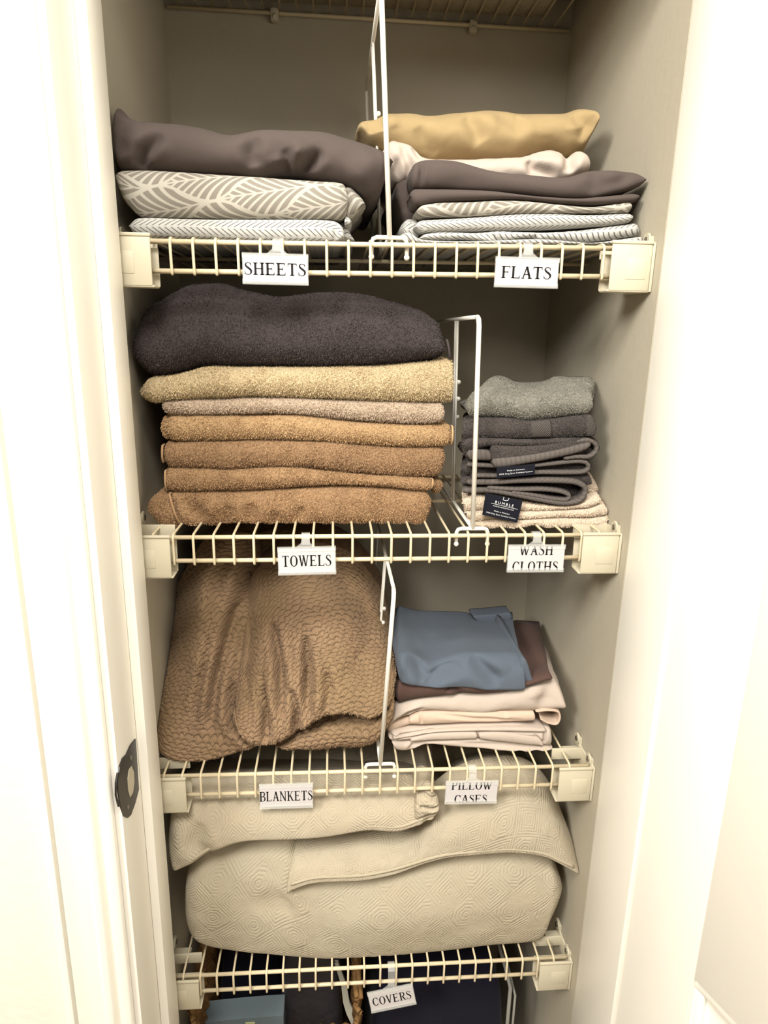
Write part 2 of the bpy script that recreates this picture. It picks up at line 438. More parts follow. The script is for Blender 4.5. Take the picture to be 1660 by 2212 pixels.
def T(s, ox, oy, pts): return [(ox+s*x, oy+s*y) for x, y in pts]
def c1(*p): return T(.42169, 200, 0, p)
def c2(*p): return T(.45181, 750, 0, p)
def c3(*p): return T(.46386, 250, 590, p)
def c4(*p): return T(.33133, 900, 640, p)
def c6(*p): return T(.34337, 780, 1200, p)

# ------------------------------------------------------------------ materials
WALL = paint('greige_wall_paint', rgk(168, 161, 144), .75, .0007, 90, .2)
WHITE = paint('white_trim_paint', rgb(247, 243, 232), .4, .0003, 40, .4)
HALL = paint('hall_wall_paint', rgb(240, 233, 218), .7, .0012, 80, .2)
FLOOR = paint('beige_carpet', rgb(150, 135, 112), .95, .003, 200, .1)
WIRE = paint('cream_vinyl_coating', rgk(200, 186, 156), .38, .0002, 150, .4)
WIREW = paint('white_vinyl_coating', rgb(236, 232, 220), .35, .0002, 150, .4)
PLAST = paint('ivory_plastic', rgk(186, 178, 156), .45, .0002, 90, .4)
SCREW = Mat('zinc_screw', rgb(150, 145, 135), .35, .5, Metallic=.9).m
BRONZE = paint('dark_bronze_metal', rgb(30, 27, 24), .4, .0002, 90, .6)
PAPER = Mat('white_paper', rgb(202, 197, 195), .7, .2).m
INK = Mat('black_ink', rgb(22, 20, 22), .6, .2).m
def clearp():
    m = Mat('clear_plastic', rgb(250, 250, 245), .12, .5)
    m.b.inputs['Alpha'].default_value = .16; return m.m
CLEAR = clearp()
TAUPE = cloth('taupe_cotton', rgk(78, 69, 65))
SAND = cloth('tan_bundle_cotton', rgk(152, 132, 96))
CREAM = cloth('cream_cotton', rgk(176, 163, 151))
PEACH = cloth('peach_cotton', rgk(186, 165, 147))
BLUE = cloth('slate_blue_cotton', rgk(82, 90, 100))
BROWN = cloth('cocoa_cotton', rgk(78, 60, 54))
NAVY = cloth('navy_cloth', rgk(21, 20, 31))
HERR = herringbone('grey_herringbone_print', rgk(170, 169, 164), rgk(92, 89, 87))
LEAF = leafy('grey_leaf_print', rgk(166, 161, 150), rgk(118, 112, 103))
QUILT = quilted('cream_matelasse', rgk(166, 156, 136))
QUILT2 = quilted('cream_matelasse_turned', rgk(166, 156, 136), .6)
QUILT3 = quilted('cream_matelasse_large', rgk(166, 157, 137), .12, .066)
PIPE = cloth('cream_piping', rgk(166, 156, 135), 900)

# ------------------------------------------------------------------ setting
W, D, ZF, ZC = .640, .380, -1.60, 1.20
SHZ = [0.0, -.356, -.7098, -1.0665]; ZTOP = .374
def struct(o): o['kind'] = 'structure'; return o
def box(name, mat, *b, parent=None, bev=0): return MB().box(*b, bev).build(name, mat, parent)
struct(box('wall_back', WALL, -.02, W+.02, D, D+.02, ZF, ZC))
struct(box('wall_left', WALL, -.02, 0, -.03, D, ZF, ZC))
struct(box('wall_right', WALL, W, W+.02, -.032, D, ZF, ZC))
struct(box('floor', FLOOR, -2.2, 2.2, -3.4, D+.02, ZF-.02, ZF))
struct(box('ceiling', HALL, -2.2, 2.2, -3.4, D+.02, ZC, ZC+.02))
struct(box('wall_front', HALL, -2.2, -.021, -.150, -.031, ZF, ZC))
struct(box('wall_header', HALL, -.02, W+.02, -.149, -.033, .45, ZC))
struct(box('wall_front_right', HALL, W+.022, 2.2, -.150, -.031, ZF, ZC))
# left jamb with its stop
jb = MB().box(-.020, .012, -.148, -.0305, ZF, .449, .0015).build('trim_1', WHITE); struct(auto(jb))
MBs = MB().box(.012, .024, -.0755, -.026, ZF, .43, .0015).build('door_stop', WHITE, jb); auto(MBs)
jr = MB().box(W+.0004, W+.0215, -.149, -.0325, ZF, .449, .001).build('trim_2', WHITE); struct(auto(jr))
jt = MB().box(.0125, W, -.148, -.033, .43, .449, .001).build('trim_3', WHITE); struct(auto(jt))
# casing profile
prof = [(.004, -.150), (.004, -.1545), (.0015, -.157), (-.004, -.1585), (-.010, -.1585), (-.0120, -.1530), (-.0150, -.1530),
        (-.0165, -.1600), (-.0200, -.1620), (-.0245, -.1625), (-.0262, -.1570), (-.0285, -.1570), (-.034, -.1590), (-.041, -.1600), (-.048, -.1625),
        (-.0545, -.1665), (-.0575, -.1680), (-.0585, -.1580), (-.0610, -.1580), (-.0625, -.1685), (-.0670, -.1705), (-.0715, -.1700), (-.0740, -.1670), (-.0750, -.1500)]
cs = MB().prism([(x, y, 0) for x, y in prof], (0, 0, ZF), (0, 0, .52)).build('trim_4', WHITE); struct(auto(cs, 50))
# strike plate
st = empty('strike_plate', (.012, -.1, -.64), 'dark bronze strike plate set in the white door jamb at left', 'strike plate')
pl = [atx(x, y, .0122) for x, y in [(291, 1596), (298, 1705), (290, 1735), (281, 1760), (274, 1767), (266, 1763), (258, 1742), (253, 1712), (252, 1685), (256, 1657), (263, 1638), (271, 1630), (280, 1610)]]
auto(MB().prism(pl, (0, 0, 0), (.0016, 0, 0)).build('plate', BRONZE, st))
hb_ = [atx(x, y, .0142) for x, y in [(284, 1655), (289, 1668), (290, 1690), (287, 1712), (281, 1722), (277, 1706), (276, 1682), (279, 1662)]]
auto(MB().prism(hb_, (-.0003, 0, 0), (.0004, 0, 0)).build('latch_hole', PLAST, st))
lp = [atx(x, y, .0122) for x, y in [(254, 1668), (250, 1690), (250, 1716), (256, 1740)]]
auto(MB().tube([p+np.array([.0004, -.001, 0]) for p in lp], .0013, 8).build('lip', BRONZE, st))
for x, y in ((283, 1636), (277, 1743)):
    p = atx(x, y, .0138); auto(MB().ball(p, .003, sc=(.35, 1, 1)).build('screw', SCREW, st))
# door standing open on the right
be = math.radians(70); dvx, dvy = math.cos(be), -math.sin(be)
door = empty('door_1', (.6455, -.153, ZF+.01)); door['kind'] = 'structure'; door.rotation_euler = (0, 0, math.atan2(dvy, dvx))
zt = -.823-(ZF+.01)
def dbox(name, *b): o = MB().box(*b, .002).build(name, WHITE, door, local=True); auto(o); return o
DW, DH, TK = .60, 2.02, .035
dbox('door_stile', 0, .100, 0, TK, 0, DH); dbox('door_stile', DW-.100, DW, 0, TK, 0, DH)
dbox('door_rail', .100, DW-.100, 0, TK, 0, .20); dbox('door_rail', .100, DW-.100, 0, TK, zt, DH)
dbox('door_panel', .100, DW-.100, .010, TK-.010, .20, zt)
for a in ((.100, DW-.100, zt-.014, zt), (.100, DW-.100, .20, .214), (.100, .114, .214, zt-.014), (DW-.114, DW-.100, .214, zt-.014)):
    dbox('door_moulding', a[0], a[1], .003, .010, a[2], a[3])
dbox('door_field', .140, DW-.140, .004, .0105, .24, zt-.040)

# ------------------------------------------------------------------ wire shelves
RR, RW, LIP = .0029, .0017, .0319
X0 = [.0475, .0549, .0466, .0534]; SL = [.0140, .0038, -.0045, -.0021]
wire_mesh = {}
def shelf(z, x0, slope, label, clips=False):
    root = empty('wire_shelf', (W/2, 0, z), label, 'shelf', 'wire shelves of the closet'); root.rotation_euler = (0, -slope, 0)
    L = W/2-.006; mid_ = MB()
    for nm, y, zz, r in (('front_rail', 0, 0, RR), ('lip_rail', .001, -LIP, RR), ('middle_rail', D/2, 0, RR), ('back_rail', D-.008, 0, RR)):
        MB().tube([(-L, y, zz), (L, y, zz)], r, 12).build(nm, WIRE, root, True, True)
    if 'm' not in wire_mesh:
        t = RR+RW-.0006
        pts = [(0, D-.007, t), (0, .004, t), (0, .000, t-.0004), (0, -.0030, t-.0020), (0, -.0045, t-.0050), (0, -.0045, -LIP), (0, -.0042, -LIP-.0028), (0, -.0025, -LIP-.0038)]
        o = MB().tube(pts, RW, 8).build('cross_wire', WIRE, root, True, True); wire_mesh['m'] = o.data; first = o
    else: first = None
    k = -1
    while x0+k*.0254 < W-.010:
        x = x0+k*.0254
        if x > .010:
            if first is not None: o = first; first = None
            else: o = bpy.data.objects.new('cross_wire', wire_mesh['m']); COL.objects.link(o); o.parent = root
            o.location = (x-W/2, 0, 0)
        k += 1
    if clips:
        for px, py in ((594, 44), (1022, 64)):
            p = at(px, py, D-.008)-np.array([W/2, 0, z])
            m = MB().box(p[0]-.006, p[0]+.006, D-.014, D-.0005, -.012, .006, .002); m.ball((p[0], D-.013, -.006), .004)
            auto(m.build('wall_clip', PLAST, root, True, True))
    return root
LAB = ['cream wire shelf carrying the sheets and flats signs', 'cream wire shelf carrying the towels and wash cloths signs',
       'cream wire shelf carrying the blankets and pillow cases signs', 'lowest cream wire shelf, the one with the covers sign']
for i in range(4): shelf(SHZ[i], X0[i], SL[i], LAB[i])
shelf(ZTOP, .0500, -.004, 'uppermost wire shelf seen from below at the top of the closet', True)
def bracket(z, side, label):
    s = 1 if side == 'right' else -1; xw = W-.0004 if s > 0 else .0004
    root = empty('shelf_bracket', (xw, 0, z-.052), label, 'bracket', 'ivory end brackets of the wire shelves')
    def X(a, b): return (xw-a, xw-b) if s < 0 else (xw-b, xw-a)
    def bx(m, a, b, y0, y1, z0, z1, bev=.0012):
        if s > 0: m.box(xw-b, xw-a, y0, y1, z+z0, z+z1, bev)
        else: m.box(xw+a, xw+b, y0, y1, z+z0, z+z1, bev)
        return m
    m = MB(); bx(m, .004, .053, -.0150, -.0125, -.049, .0055); bx(m, .003, .054, -.0165, -.0125, .0035, .0075)
    auto(m.build('front_plate', PLAST, root))
    auto(bx(MB(), .010, .034, -.0156, -.0150, -.036, -.012, .0003).build('recessed_panel', PLAST, root))
    m = MB(); bx(m, .003, .056, .0085, .0110, -.049, -.006); bx(m, .003, .055, -.0140, .0100, -.0505, -.0480); auto(m.build('cup', PLAST, root))
    m = MB(); bx(m, 0, .0035, -.0155, .060, -.050, .006); bx(m, .003, .050, .030, .034, -.010, .008)
    bx(m, .003, .030, .034, .052, -.004, -.001); auto(m.build('wall_plate', PLAST, root))
    for y, zz in (((.050, .013), (.002, .010)) if s > 0 else ((.050, .013),)):
        m = MB(); n = 20; x_in = xw-.0036*s
        cyl = [(x_in+.0036*s*0, y+.0085*math.cos(2*math.pi*i/n), z+zz+.0085*math.sin(2*math.pi*i/n)) for i in range(n)]
        m.prism(cyl, (0, 0, 0), (-.0025*s, 0, 0))
        if s > 0: m.box(x_in-.001, x_in+.0034, y-.0085, y+.0085, z, z+zz+.004)
        else: m.box(x_in-.0034, x_in+.001, y-.0085, y+.0085, z, z+zz+.004)
        lug = m.build('screw_lug', PLAST, root); auto(lug)
        auto(MB().ball((x_in-.0028*s, y, z+zz), .0042, sc=(.35, 1, 1)).build('screw', SCREW, lug))
BL = ['sheets and flats', 'towels and wash cloths', 'blankets and pillow cases', 'covers']
for i in range(4):
    for sd in ('left', 'right'):
        bracket(SHZ[i]+(1 if sd == 'right' else -1)*W/2*SL[i]*.9, sd, 'ivory plastic bracket at the %s end of the %s shelf' % (sd, BL[i]))
bracket(ZTOP, 'right', 'ivory bracket in the shadow at the right end of the uppermost shelf')

# ------------------------------------------------------------------ shelf dividers
def divider(i, foot, top, label, mid_y=.15):
    zf = SHZ[i]+SL[i]*(foot[0]-.32)+RR+.001
    root = empty('shelf_divider', (foot[0], .004, zf), label, 'divider', 'white wire shelf dividers')
    xb, xt, zt_ = foot[0], top[0], top[2]; zb = zf+.0045; r = .0031
    y0 = .004
    def bend(a, b, c, q=.010):
        a, b, c = map(np.array, (a, b, c)); u = (a-b)/np.linalg.norm(a-b); v = (c-b)/np.linalg.norm(c-b)
        return [b+u*q, b+(u+v)*q*.32, b+v*q]
    fu = [(xb, y0, zb)]+bend((xb, y0, zb), (xt, y0, zt_), (xt, .34, zt_))
    MB().tube(fu, r, 10).build('front_upright', WIREW, root, True)
    tw = [fu[-1], (xt, .33, zt_)]
    MB().tube(tw, r*.85, 10).build('top_wire', WIREW, root, True)
    bk = [(xt, .33, zt_), (xt, .3345, zt_-.004), (xb, .335, zb)]
    MB().tube(bk, r*.8, 8).build('rear_upright', WIREW, root, True)
    for y in (mid_y, mid_y+.016): MB().tube([(xt, y, zt_-.001), (xb, y, zb)], r*.6, 8).build('middle_upright', WIREW, root, True)
    for h in (.33, .42, .52):
        x = xb+(xt-xb)*(1-h); z = zb+(zt_-zb)*(1-h)
        MB().ball((x+.0035, mid_y, z), .0034).build('wire_end', WIREW, root, True)
    MB().tube([(xb, y0, zb), (xb, .335, zb)], r*.8, 8).build('bottom_wire', WIREW, root, True)
    hw = .021
    ft = [(xb-hw, .0062, zb-.0225), (xb-hw, .0062, zb-.006), (xb-hw+.002, .0055, zb-.0015), (xb-hw+.006, y0, zb), (xb+hw-.006, y0, zb), (xb+hw-.002, .0055, zb-.0015), (xb+hw, .0062, zb-.006), (xb+hw, .0062, zb-.0225)]
    MB().tube(ft, .0026, 10).build('foot', WIREW, root, True)
    for sx in (-1, 1): MB().ball((xb+sx*hw, .0050, zb-.0215), .0034).build('rubber_tip', WIREW, root, True)
divider(0, at(842, 512, .004), [at(825, 0, .004)[0]-.001, 0, .263], 'white wire divider standing between the sheets and the flats')
divider(1, at(1022, 1138, .004), at(1036, 684, .004), 'white wire divider standing between the towels and the washcloths')
divider(2, at(822, 1648, .004), at(852, 1276, .004), 'white wire divider standing between the blanket and the pillowcases')

# ------------------------------------------------------------------ lettering
def glyph(ch):
    P = []; th, tn, sf = .145, .07, .068
    def R(x0, y0, x1, y1): P.append([(x0, y0), (x1, y0), (x1, y1), (x0, y1)])
    def stem(x, w=th, y0=0, y1=1, b=True, t=True):
        R(x-w/2, y0, x+w/2, y1)
        for yy, on, dr in ((y0, b, 1), (y1, t, -1)):
            if on:
                R(x-w/2-.085, min(yy, yy+dr*sf*.8), x+w/2+.085, max(yy, yy+dr*sf*.8))
                P.append([(x-w/2-.045, yy+dr*sf*.7), (x+w/2+.045, yy+dr*sf*.7), (x+w/2, yy+dr*.085), (x-w/2, yy+dr*.085)])
    def serif(x, y, w=.24, dr=1): R(x-w/2, min(y, y+dr*sf*.8), x+w/2, max(y, y+dr*sf*.8))
    def diag(a, b, w):
        P.append([(a[0]-w/2, a[1]), (a[0]+w/2, a[1]), (b[0]+w/2, b[1]), (b[0]-w/2, b[1])])
    def tick(x, y, h): P.append([(x-.05, y), (x, y-h), (x+.028, y-h), (x+.012, y)] if h > 0 else [(x-.07, y), (x+.012, y), (x+.042, y-h), (x+.018, y-h)])
    def curve(pts, wd):
        pts = np.array(pts, float); n = 40; C = smooth_line(pts, n, weight=1.0); wq = np.interp(np.linspace(0, 1, n), np.linspace(0, 1, len(wd)), wd)
        t = np.gradient(C, axis=0); nn = np.stack([-t[:, 1], t[:, 0]], 1); nn /= np.linalg.norm(nn, axis=1, keepdims=True)+1e-9
        a = C+nn*wq[:, None]/2; b = C-nn*wq[:, None]/2
        for i in range(n-1): P.append([tuple(a[i]), tuple(a[i+1]), tuple(b[i+1]), tuple(b[i])])
    def ell(cx, cy, rx, ry, a0, a1):
        n = 48; an = np.radians(np.linspace(a0, a1, n)); q = []
        for a in an:
            w = .065+.09*abs(math.cos(a))**1.3
            q.append(((cx+(rx)*math.cos(a), cy+ry*math.sin(a)), (cx+(rx-w)*math.cos(a), cy+(ry-w*.9)*math.sin(a))))
        for i in range(n-1): P.append([q[i][0], q[i+1][0], q[i+1][1], q[i][1]])
    w = .72
    if ch == 'H': stem(.16); stem(.62); R(.16, .475, .62, .545); w = .78
    elif ch in 'EF':
        stem(.16, b=True); R(.16, .935, .60, 1); tick(.585, 1, .2); R(.16, .48, .46, .55); R(.445, .40, .475, .64); w = .66 if ch == 'E' else .62
        if ch == 'E': R(.16, 0, .62, .066); tick(.60, 0, -.22); w = .70
    elif ch == 'L': stem(.16); R(.16, 0, .60, .066); tick(.585, 0, -.24); w = .66
    elif ch == 'T': stem(.34, t=False); R(.04, .932, .64, 1); tick(.63, 1, .22); P.append([(.035, 1), (.09, 1), (.06, .78), (.035, .78)]); w = .68
    elif ch == 'A': diag((.12, 0), (.375, 1), .075); diag((.61, 0), (.375, 1), .15); R(.20, .31, .55, .375); serif(.12, 0, .2); serif(.61, 0, .27); w = .74
    elif ch == 'V': diag((.36, 0), (.13, 1), .14); diag((.37, 0), (.60, 1), .075); serif(.13, 1, .26, -1); serif(.60, 1, .2, -1); w = .73
    elif ch == 'W':
        diag((.30, 0), (.12, 1), .13); diag((.31, 0), (.48, .95), .075); diag((.66, 0), (.46, 1), .13); diag((.67, 0), (.86, 1), .075)
        serif(.12, 1, .24, -1); serif(.45, 1, .22, -1); serif(.86, 1, .18, -1); w = .97
    elif ch == 'N': stem(.13, .07, t=True); stem(.64, .07, t=True, b=False); diag((.64, 0), (.12, 1), .14); w = .78
    elif ch == 'K': stem(.16); diag((.22, .42), (.60, 1), .06); diag((.63, 0), (.33, .58), .15); serif(.60, 1, .22, -1); serif(.64, 0, .26); w = .76
    elif ch == 'I': stem(.18); w = .36
    elif ch in 'PRB':
        stem(.16); curve([(.16, .975), (.38, .975), (.53, .90), (.55, .74), (.50, .57), (.36, .50), (.16, .50)], [.07, .07, .10, .14, .10, .07, .07]); w = .62
        if ch == 'R': diag((.60, 0), (.34, .5), .15); serif(.62, 0, .2); w = .72
        if ch == 'B': curve([(.16, .505), (.42, .50), (.58, .40), (.60, .25), (.54, .09), (.38, .025), (.16, .022)], [.05, .05, .10, .145, .10, .05, .05]); w = .68
    elif ch == 'O': ell(.38, .5, .35, .515, 0, 360); w = .76
    elif ch == 'C': ell(.39, .5, .36, .515, 42, 318); R(.62, .66, .65, .985); R(.63, .16, .655, .30); w = .71
    elif ch == 'S':
        curve([(.47, .80), (.40, .94), (.27, .985), (.14, .90), (.12, .76), (.22, .62), (.38, .48), (.48, .34), (.47, .15), (.34, .02), (.20, .02), (.10, .10), (.05, .24)],
              [.03, .05, .05, .08, .13, .15, .155, .15, .12, .05, .05, .05, .03]); R(.46, .70, .485, .98); R(.045, .02, .07, .30); w = .57
    return P, w
def letters(text, width, height, place, name, parent, mat, clip=None, off=0):
    """place(u,v) -> world point; text is centred, cap height = height; polygons outside clip (v range) are cut"""
    adv = 0; polys = []
    for ch in text:
        if ch == ' ': adv += .3; continue
        P, w = glyph(ch)
        for q in P: polys.append([(adv+x, y) for x, y in q])
        adv += w+.05
    sx = width/adv; V = []; Fc = []
    for q in polys:
        pts = [((x-adv/2)*sx, (y-.5)*height) for x, y in q]
        if clip: pts = [(x, min(max(y, clip[0]), clip[1])) for x, y in pts]
        if max(p[1] for p in pts)-min(p[1] for p in pts) < 1e-6: continue
        b = len(V); V += [place(x, y, off) for x, y in pts]; Fc.append(tuple(range(b, b+len(pts))))
    return mesh_obj(name, np.array(V), Fc, mat, parent, None, False)

def sign(cx, cy, wpx, hpx, Y, lines, label, tilt=0.0, hook=None, capfrac=.42, mode='normal', curl=0.0):
    c = at(cx, cy, Y); r = at(cx+wpx/2, cy, Y)-at(cx-wpx/2, cy, Y); w = np.linalg.norm(r); h = abs(at(cx, cy-hpx/2, Y)[2]-at(cx, cy+hpx/2, Y)[2])
    ct, sn = math.cos(tilt), math.sin(tilt)
    def place(u, v, o=0): return np.array([c[0]+u*ct-v*sn, c[1]-o, c[2]+u*sn+v*ct])
    root = empty('shelf_sign', place(0, -h/2), label, 'sign', 'clip-on shelf signs')
    def slab(name, u0, u1, v0, v1, o0, o1, mat, par=root):
        m = MB(); V = [place(u, v, o) for u in (u0, u1) for o in (o0, o1) for v in (v0, v1)]
        m.add(V, [(0, 1, 3, 2), (4, 6, 7, 5), (0, 4, 5, 1), (2, 3, 7, 6), (0, 2, 6, 4), (1, 5, 7, 3)]); return fix_normals(m.build(name, mat, par))
    slab('backing', -w/2, w/2, -h/2, h/2, -.0012, -.0002, CLEAR)
    slab('paper', -w/2+.0008, w/2-.0008, -h/2+.0015, h/2-.0012, -.0001, .0003, PAPER)
    lip = .0045
    slab('channel', -w/2, w/2, h/2-lip, h/2+.0004, .0010, .0018, CLEAR); slab('channel', -w/2, w/2, h/2-.0002, h/2+.0014, -.0012, .0018, CLEAR)
    slab('channel', -w/2, w/2, -h/2-.0004, -h/2+lip, .0010, .0018, CLEAR); slab('channel', -w/2, w/2, -h/2-.0014, -h/2+.0002, -.0012, .0020, CLEAR)
    if len(lines) == 1:
        t, fr = lines[0]; letters(t, w*fr, h*capfrac, place, 'lettering', root, INK, None, .0006)
    else:
        for (t, fr), vy in zip(lines, (.33, -.32)):
            letters(t, w*fr, h*.40, lambda u, v, o, vy=vy: place(u, v+vy*h, o), 'lettering', root, INK, (-h*.5-vy*h+.0012, h*.5-vy*h-.0012), .0006)
    if hook is not None:
        hx = (hook-cx)/wpx*w; zt_ = h/2
        # gusset and the strap over the rail
        top = (SHZ_near(c[2])+SLX(c))-c[2]; tz = top+.0042
        n = 8; g = [(hx-.013, zt_), (hx-.006, zt_+.006), (hx-.0045, zt_+.012), (hx+.0045, zt_+.012), (hx+.006, zt_+.006), (hx+.013, zt_)]
        P = [np.array([c[0]+x, c[1], c[2]+y]) for x, y in g]
        auto(MB().prism(P, (0, .0008, 0), (0, -.0008, 0)).build('gusset', CLEAR, root))
        pr = [(c[1], zt_+.004), (c[1]-.0002, top), (-.0055, tz-.001), (-.002, tz+.0012), (.002, tz+.0012), (.0052, tz-.001), (.0052, top-.006)]
        m = MB(); V = []; Fc = []
        for (y, z) in pr:
            for dx in (-.0055, .0055): V.append((c[0]+hx+dx, y, c[2]+z))
        for (y, z) in pr:
            for dx in (-.0055, .0055): V.append((c[0]+hx+dx, y+(.0009 if y < 0 else -.0009), c[2]+z-.0009))
        k = len(pr)*2
        for i in range(len(pr)-1):
            a = 2*i; Fc += [(a, a+1, a+3, a+2), (k+a, k+a+2, k+a+3, k+a+1), (a, a+2, k+a+2, k+a), (a+1, k+a+1, k+a+3, a+3)]
        m.add(V, Fc); auto(m.build('strap', CLEAR, root))
    return root
def SHZ_near(z): return max([s for s in SHZ if s-.075 < z < s+.01] or [z+.03])
def SLX(c):
    i = SHZ.index(SHZ_near(c[2])); return SL[i]*(c[0]-.32)
YS = -.0078
sign(595.5, 581.5, 143, 63, YS, [('SHEETS', .95)], 'clear shelf sign reading SHEETS', 0.0, 600)
sign(1138.5, 589, 138, 62, YS, [('FLATS', .80)], 'clear shelf sign reading FLATS', 0.0, 1139)
sign(663.5, 1211, 126, 56, YS, [('TOWELS', .86)], 'clear shelf sign reading TOWELS', .02, 661)
sign(1158.5, 1206, 123, 55, YS, [('WASH', .60), ('CLOTHS', .82)], 'clear shelf sign reading WASH CLOTHS on two lines', 0, 1158)
sign(619, 1719, 116, 49, YS, [('BLANKETS', 1.0)], 'shelf sign reading BLANKETS', .0)
sign(1019, 1711, 113, 45, YS, [('PILLOW', .78), ('CASES', .64)], 'shelf sign reading PILLOW CASES on two lines', -.02, 1020)
sign(847, 2156, 99, 41, -.010, [('COVERS', .86)], 'tilted shelf sign reading COVERS on the lowest shelf', .19, 845)

# ------------------------------------------------------------------ SHEETS, left of the top rack
def sheet(name, A, B, yf, yb, mat, label, group=None, **kw):
    o = loft(name, A, B, yf, yb, mat, **kw); return tag(o, label, 'sheet', group)
y1 = .020
s = sheet('folded_sheet', c1((178, 1152), (215, 1118), (300, 1112), (600, 1121), (1000, 1123), (1230, 1127), (1285, 1160), (1298, 1200)),
          c1((180, 1160), (215, 1205), (300, 1218), (700, 1234), (1100, 1240), (1240, 1243), (1290, 1236)), y1, .30, HERR,
          'grey and white herringbone sheet at the bottom of the left-hand sheets pile', nose=.010, er=(.012, .010), wr=.0010,
          creases=[crease([c1((1215, 1130), (1260, 1170), (1245, 1235)), c1((1180, 1128), (1150, 1165))], y1, .003, .004)])
loft('gathered_edge', c1((1240, 1150), (1290, 1140), (1330, 1200), (1345, 1225)), c1((1245, 1240), (1290, 1246), (1345, 1240)), .045, .22, HERR, s, er=(.002, .01), wr=.003, wsc=(60, 30, 60))
s = sheet('folded_sheet', c1((105, 880), (118, 869), (300, 868), (600, 885), (900, 905), (1200, 928), (1290, 938), (1316, 960)),
          c1((115, 930), (150, 1010), (190, 1065), (240, 1105), (400, 1114), (800, 1117), (1150, 1120), (1290, 1118), (1314, 1090)), y1-.002, .30, LEAF,
          'white sheet with large grey leaf print in the left-hand sheets pile', nose=.014, er=(.010, .010), wr=.0016,
          creases=[crease([c1((1270, 940), (1295, 1000), (1300, 1090))], y1, .003, .003)])
t_ = loft('gathered_end', c1((1290, 950), (1335, 965), (1375, 1005), (1400, 1042)), c1((1290, 1120), (1330, 1112), (1362, 1085), (1400, 1050)), .032, .20, LEAF, s, nose=.012, er=(.002, .004), wr=.003, wsc=(90, 30, 40), seed=3)
loft('gathered_end', c1((1290, 1100), (1315, 1108), (1332, 1130)), c1((1290, 1160), (1315, 1160), (1332, 1142)), .030, .18, HERR, s, nose=.01, er=(.002, .004), wr=.002, wsc=(90, 30, 40), seed=4)
sheet('folded_sheet', c1((90, 560), (100, 530), (115, 520), (150, 570), (200, 600), (400, 622), (560, 648), (700, 686), (850, 646), (1000, 650), (1200, 664), (1400, 718), (1500, 762), (1548, 800)),
      c1((95, 780), (120, 850), (140, 866), (300, 868), (600, 882), (860, 897), (1020, 884), (1180, 920), (1310, 945), (1390, 990), (1440, 1005), (1480, 965), (1502, 905), (1540, 835)), y1-.004, .31, TAUPE,
      'crumpled dark taupe sheet on top of the left-hand sheets pile', nose=.030, er=(.012, .020), wr=.0045, wsc=(9, 8, 22), res=.0024, seed=9,
      creases=[crease([c1((985, 760), (1005, 810), (995, 865), (930, 890), (880, 898))], y1, .0055, .014),
               crease([c1((1180, 770), (1130, 820), (1060, 865), (1010, 885))], y1, .006, .013),
               crease([c1((850, 700), (815, 780), (830, 850))], y1, .008, .008),
               crease([c1((360, 690), (265, 780), (245, 830), (270, 868))], y1, .006, .012),
               crease([c1((150, 600), (130, 700), (160, 800))], y1, .010, .008),
               crease([c1((1450, 780), (1380, 900), (1300, 930))], y1, .012, -.006),
               crease([c1((1060, 700), (1050, 790), (1000, 860))], y1, .010, -.008)])
# ------------------------------------------------------------------ FLATS pile
y2 = .022; G2 = 'flat sheets folded in the right-hand pile'
sheet('flat_sheet', c2((248, 1122), (300, 1112), (345, 1140), (420, 1150), (600, 1152), (940, 1142), (1160, 1160), (1300, 1145), (1400, 1132), (1436, 1132)),
      c2((250, 1150), (330, 1163), (600, 1166), (900, 1168), (1300, 1169), (1415, 1168)), y2, .29, HERR, 'lowest herringbone flat sheet, resting on the wire beside the right wall', nose=.006, er=(.006, .008), wr=.0008)
sheet('flat_sheet', c2((335, 1142), (380, 1112), (470, 1106), (600, 1112), (750, 1102), (920, 1112), (1100, 1100), (1370, 1066), (1400, 1072), (1412, 1100)),
      c2((335, 1148), (430, 1150), (600, 1149), (730, 1160), (850, 1140), (950, 1148), (1150, 1157), (1330, 1137), (1390, 1134)), y2+.001, .29, HERR, 'rumpled herringbone flat sheet, second from the bottom of the right pile', nose=.010, er=(.012, .014), wr=.0018, wsc=(30, 20, 40), seed=5,
      creases=[crease([c2((480, 1108), (490, 1150)), c2((600, 1110), (700, 1130), (740, 1158)), c2((930, 1115), (900, 1140), (860, 1142))], y2, .003, .005)])
sheet('flat_sheet', c2((322, 1082), (345, 1052), (600, 1036), (850, 1020), (1200, 1024), (1360, 1020), (1374, 1030)),
      c2((325, 1090), (350, 1110), (600, 1106), (900, 1098), (1200, 1082), (1350, 1064), (1374, 1050)), y2-.001, .29, HERR, 'crisp herringbone flat sheet just under the leaf-print one', nose=.010, er=(.012, .008), wr=.0012, uvoff=(.003, .004),
      creases=[crease([c2((345, 1060), (365, 1085), (350, 1108))], y2, .003, .004)])
sheet('flat_sheet', c2((335, 1010), (345, 985), (450, 968), (700, 956), (850, 958), (1000, 975), (1180, 986), (1300, 972), (1362, 964), (1369, 975)),
      c2((336, 1015), (345, 1036), (600, 1035), (850, 1020), (1100, 1020), (1350, 1016), (1369, 1000)), y2-.001, .29, LEAF, 'thin leaf-print flat sheet in the middle of the right pile', nose=.009, er=(.008, .006), wr=.0012, uvoff=(.01, .012))
sheet('flat_sheet', c2((300, 930), (312, 900), (450, 898), (700, 914), (900, 934), (1100, 946), (1220, 940), (1390, 922), (1408, 930)),
      c2((300, 940), (325, 985), (420, 968), (600, 956), (800, 952), (1000, 970), (1150, 978), (1300, 972), (1380, 966), (1408, 945)), y2, .29, TAUPE, 'lower of the two dark taupe flat sheets', nose=.011, er=(.008, .012), wr=.0012, seed=2)
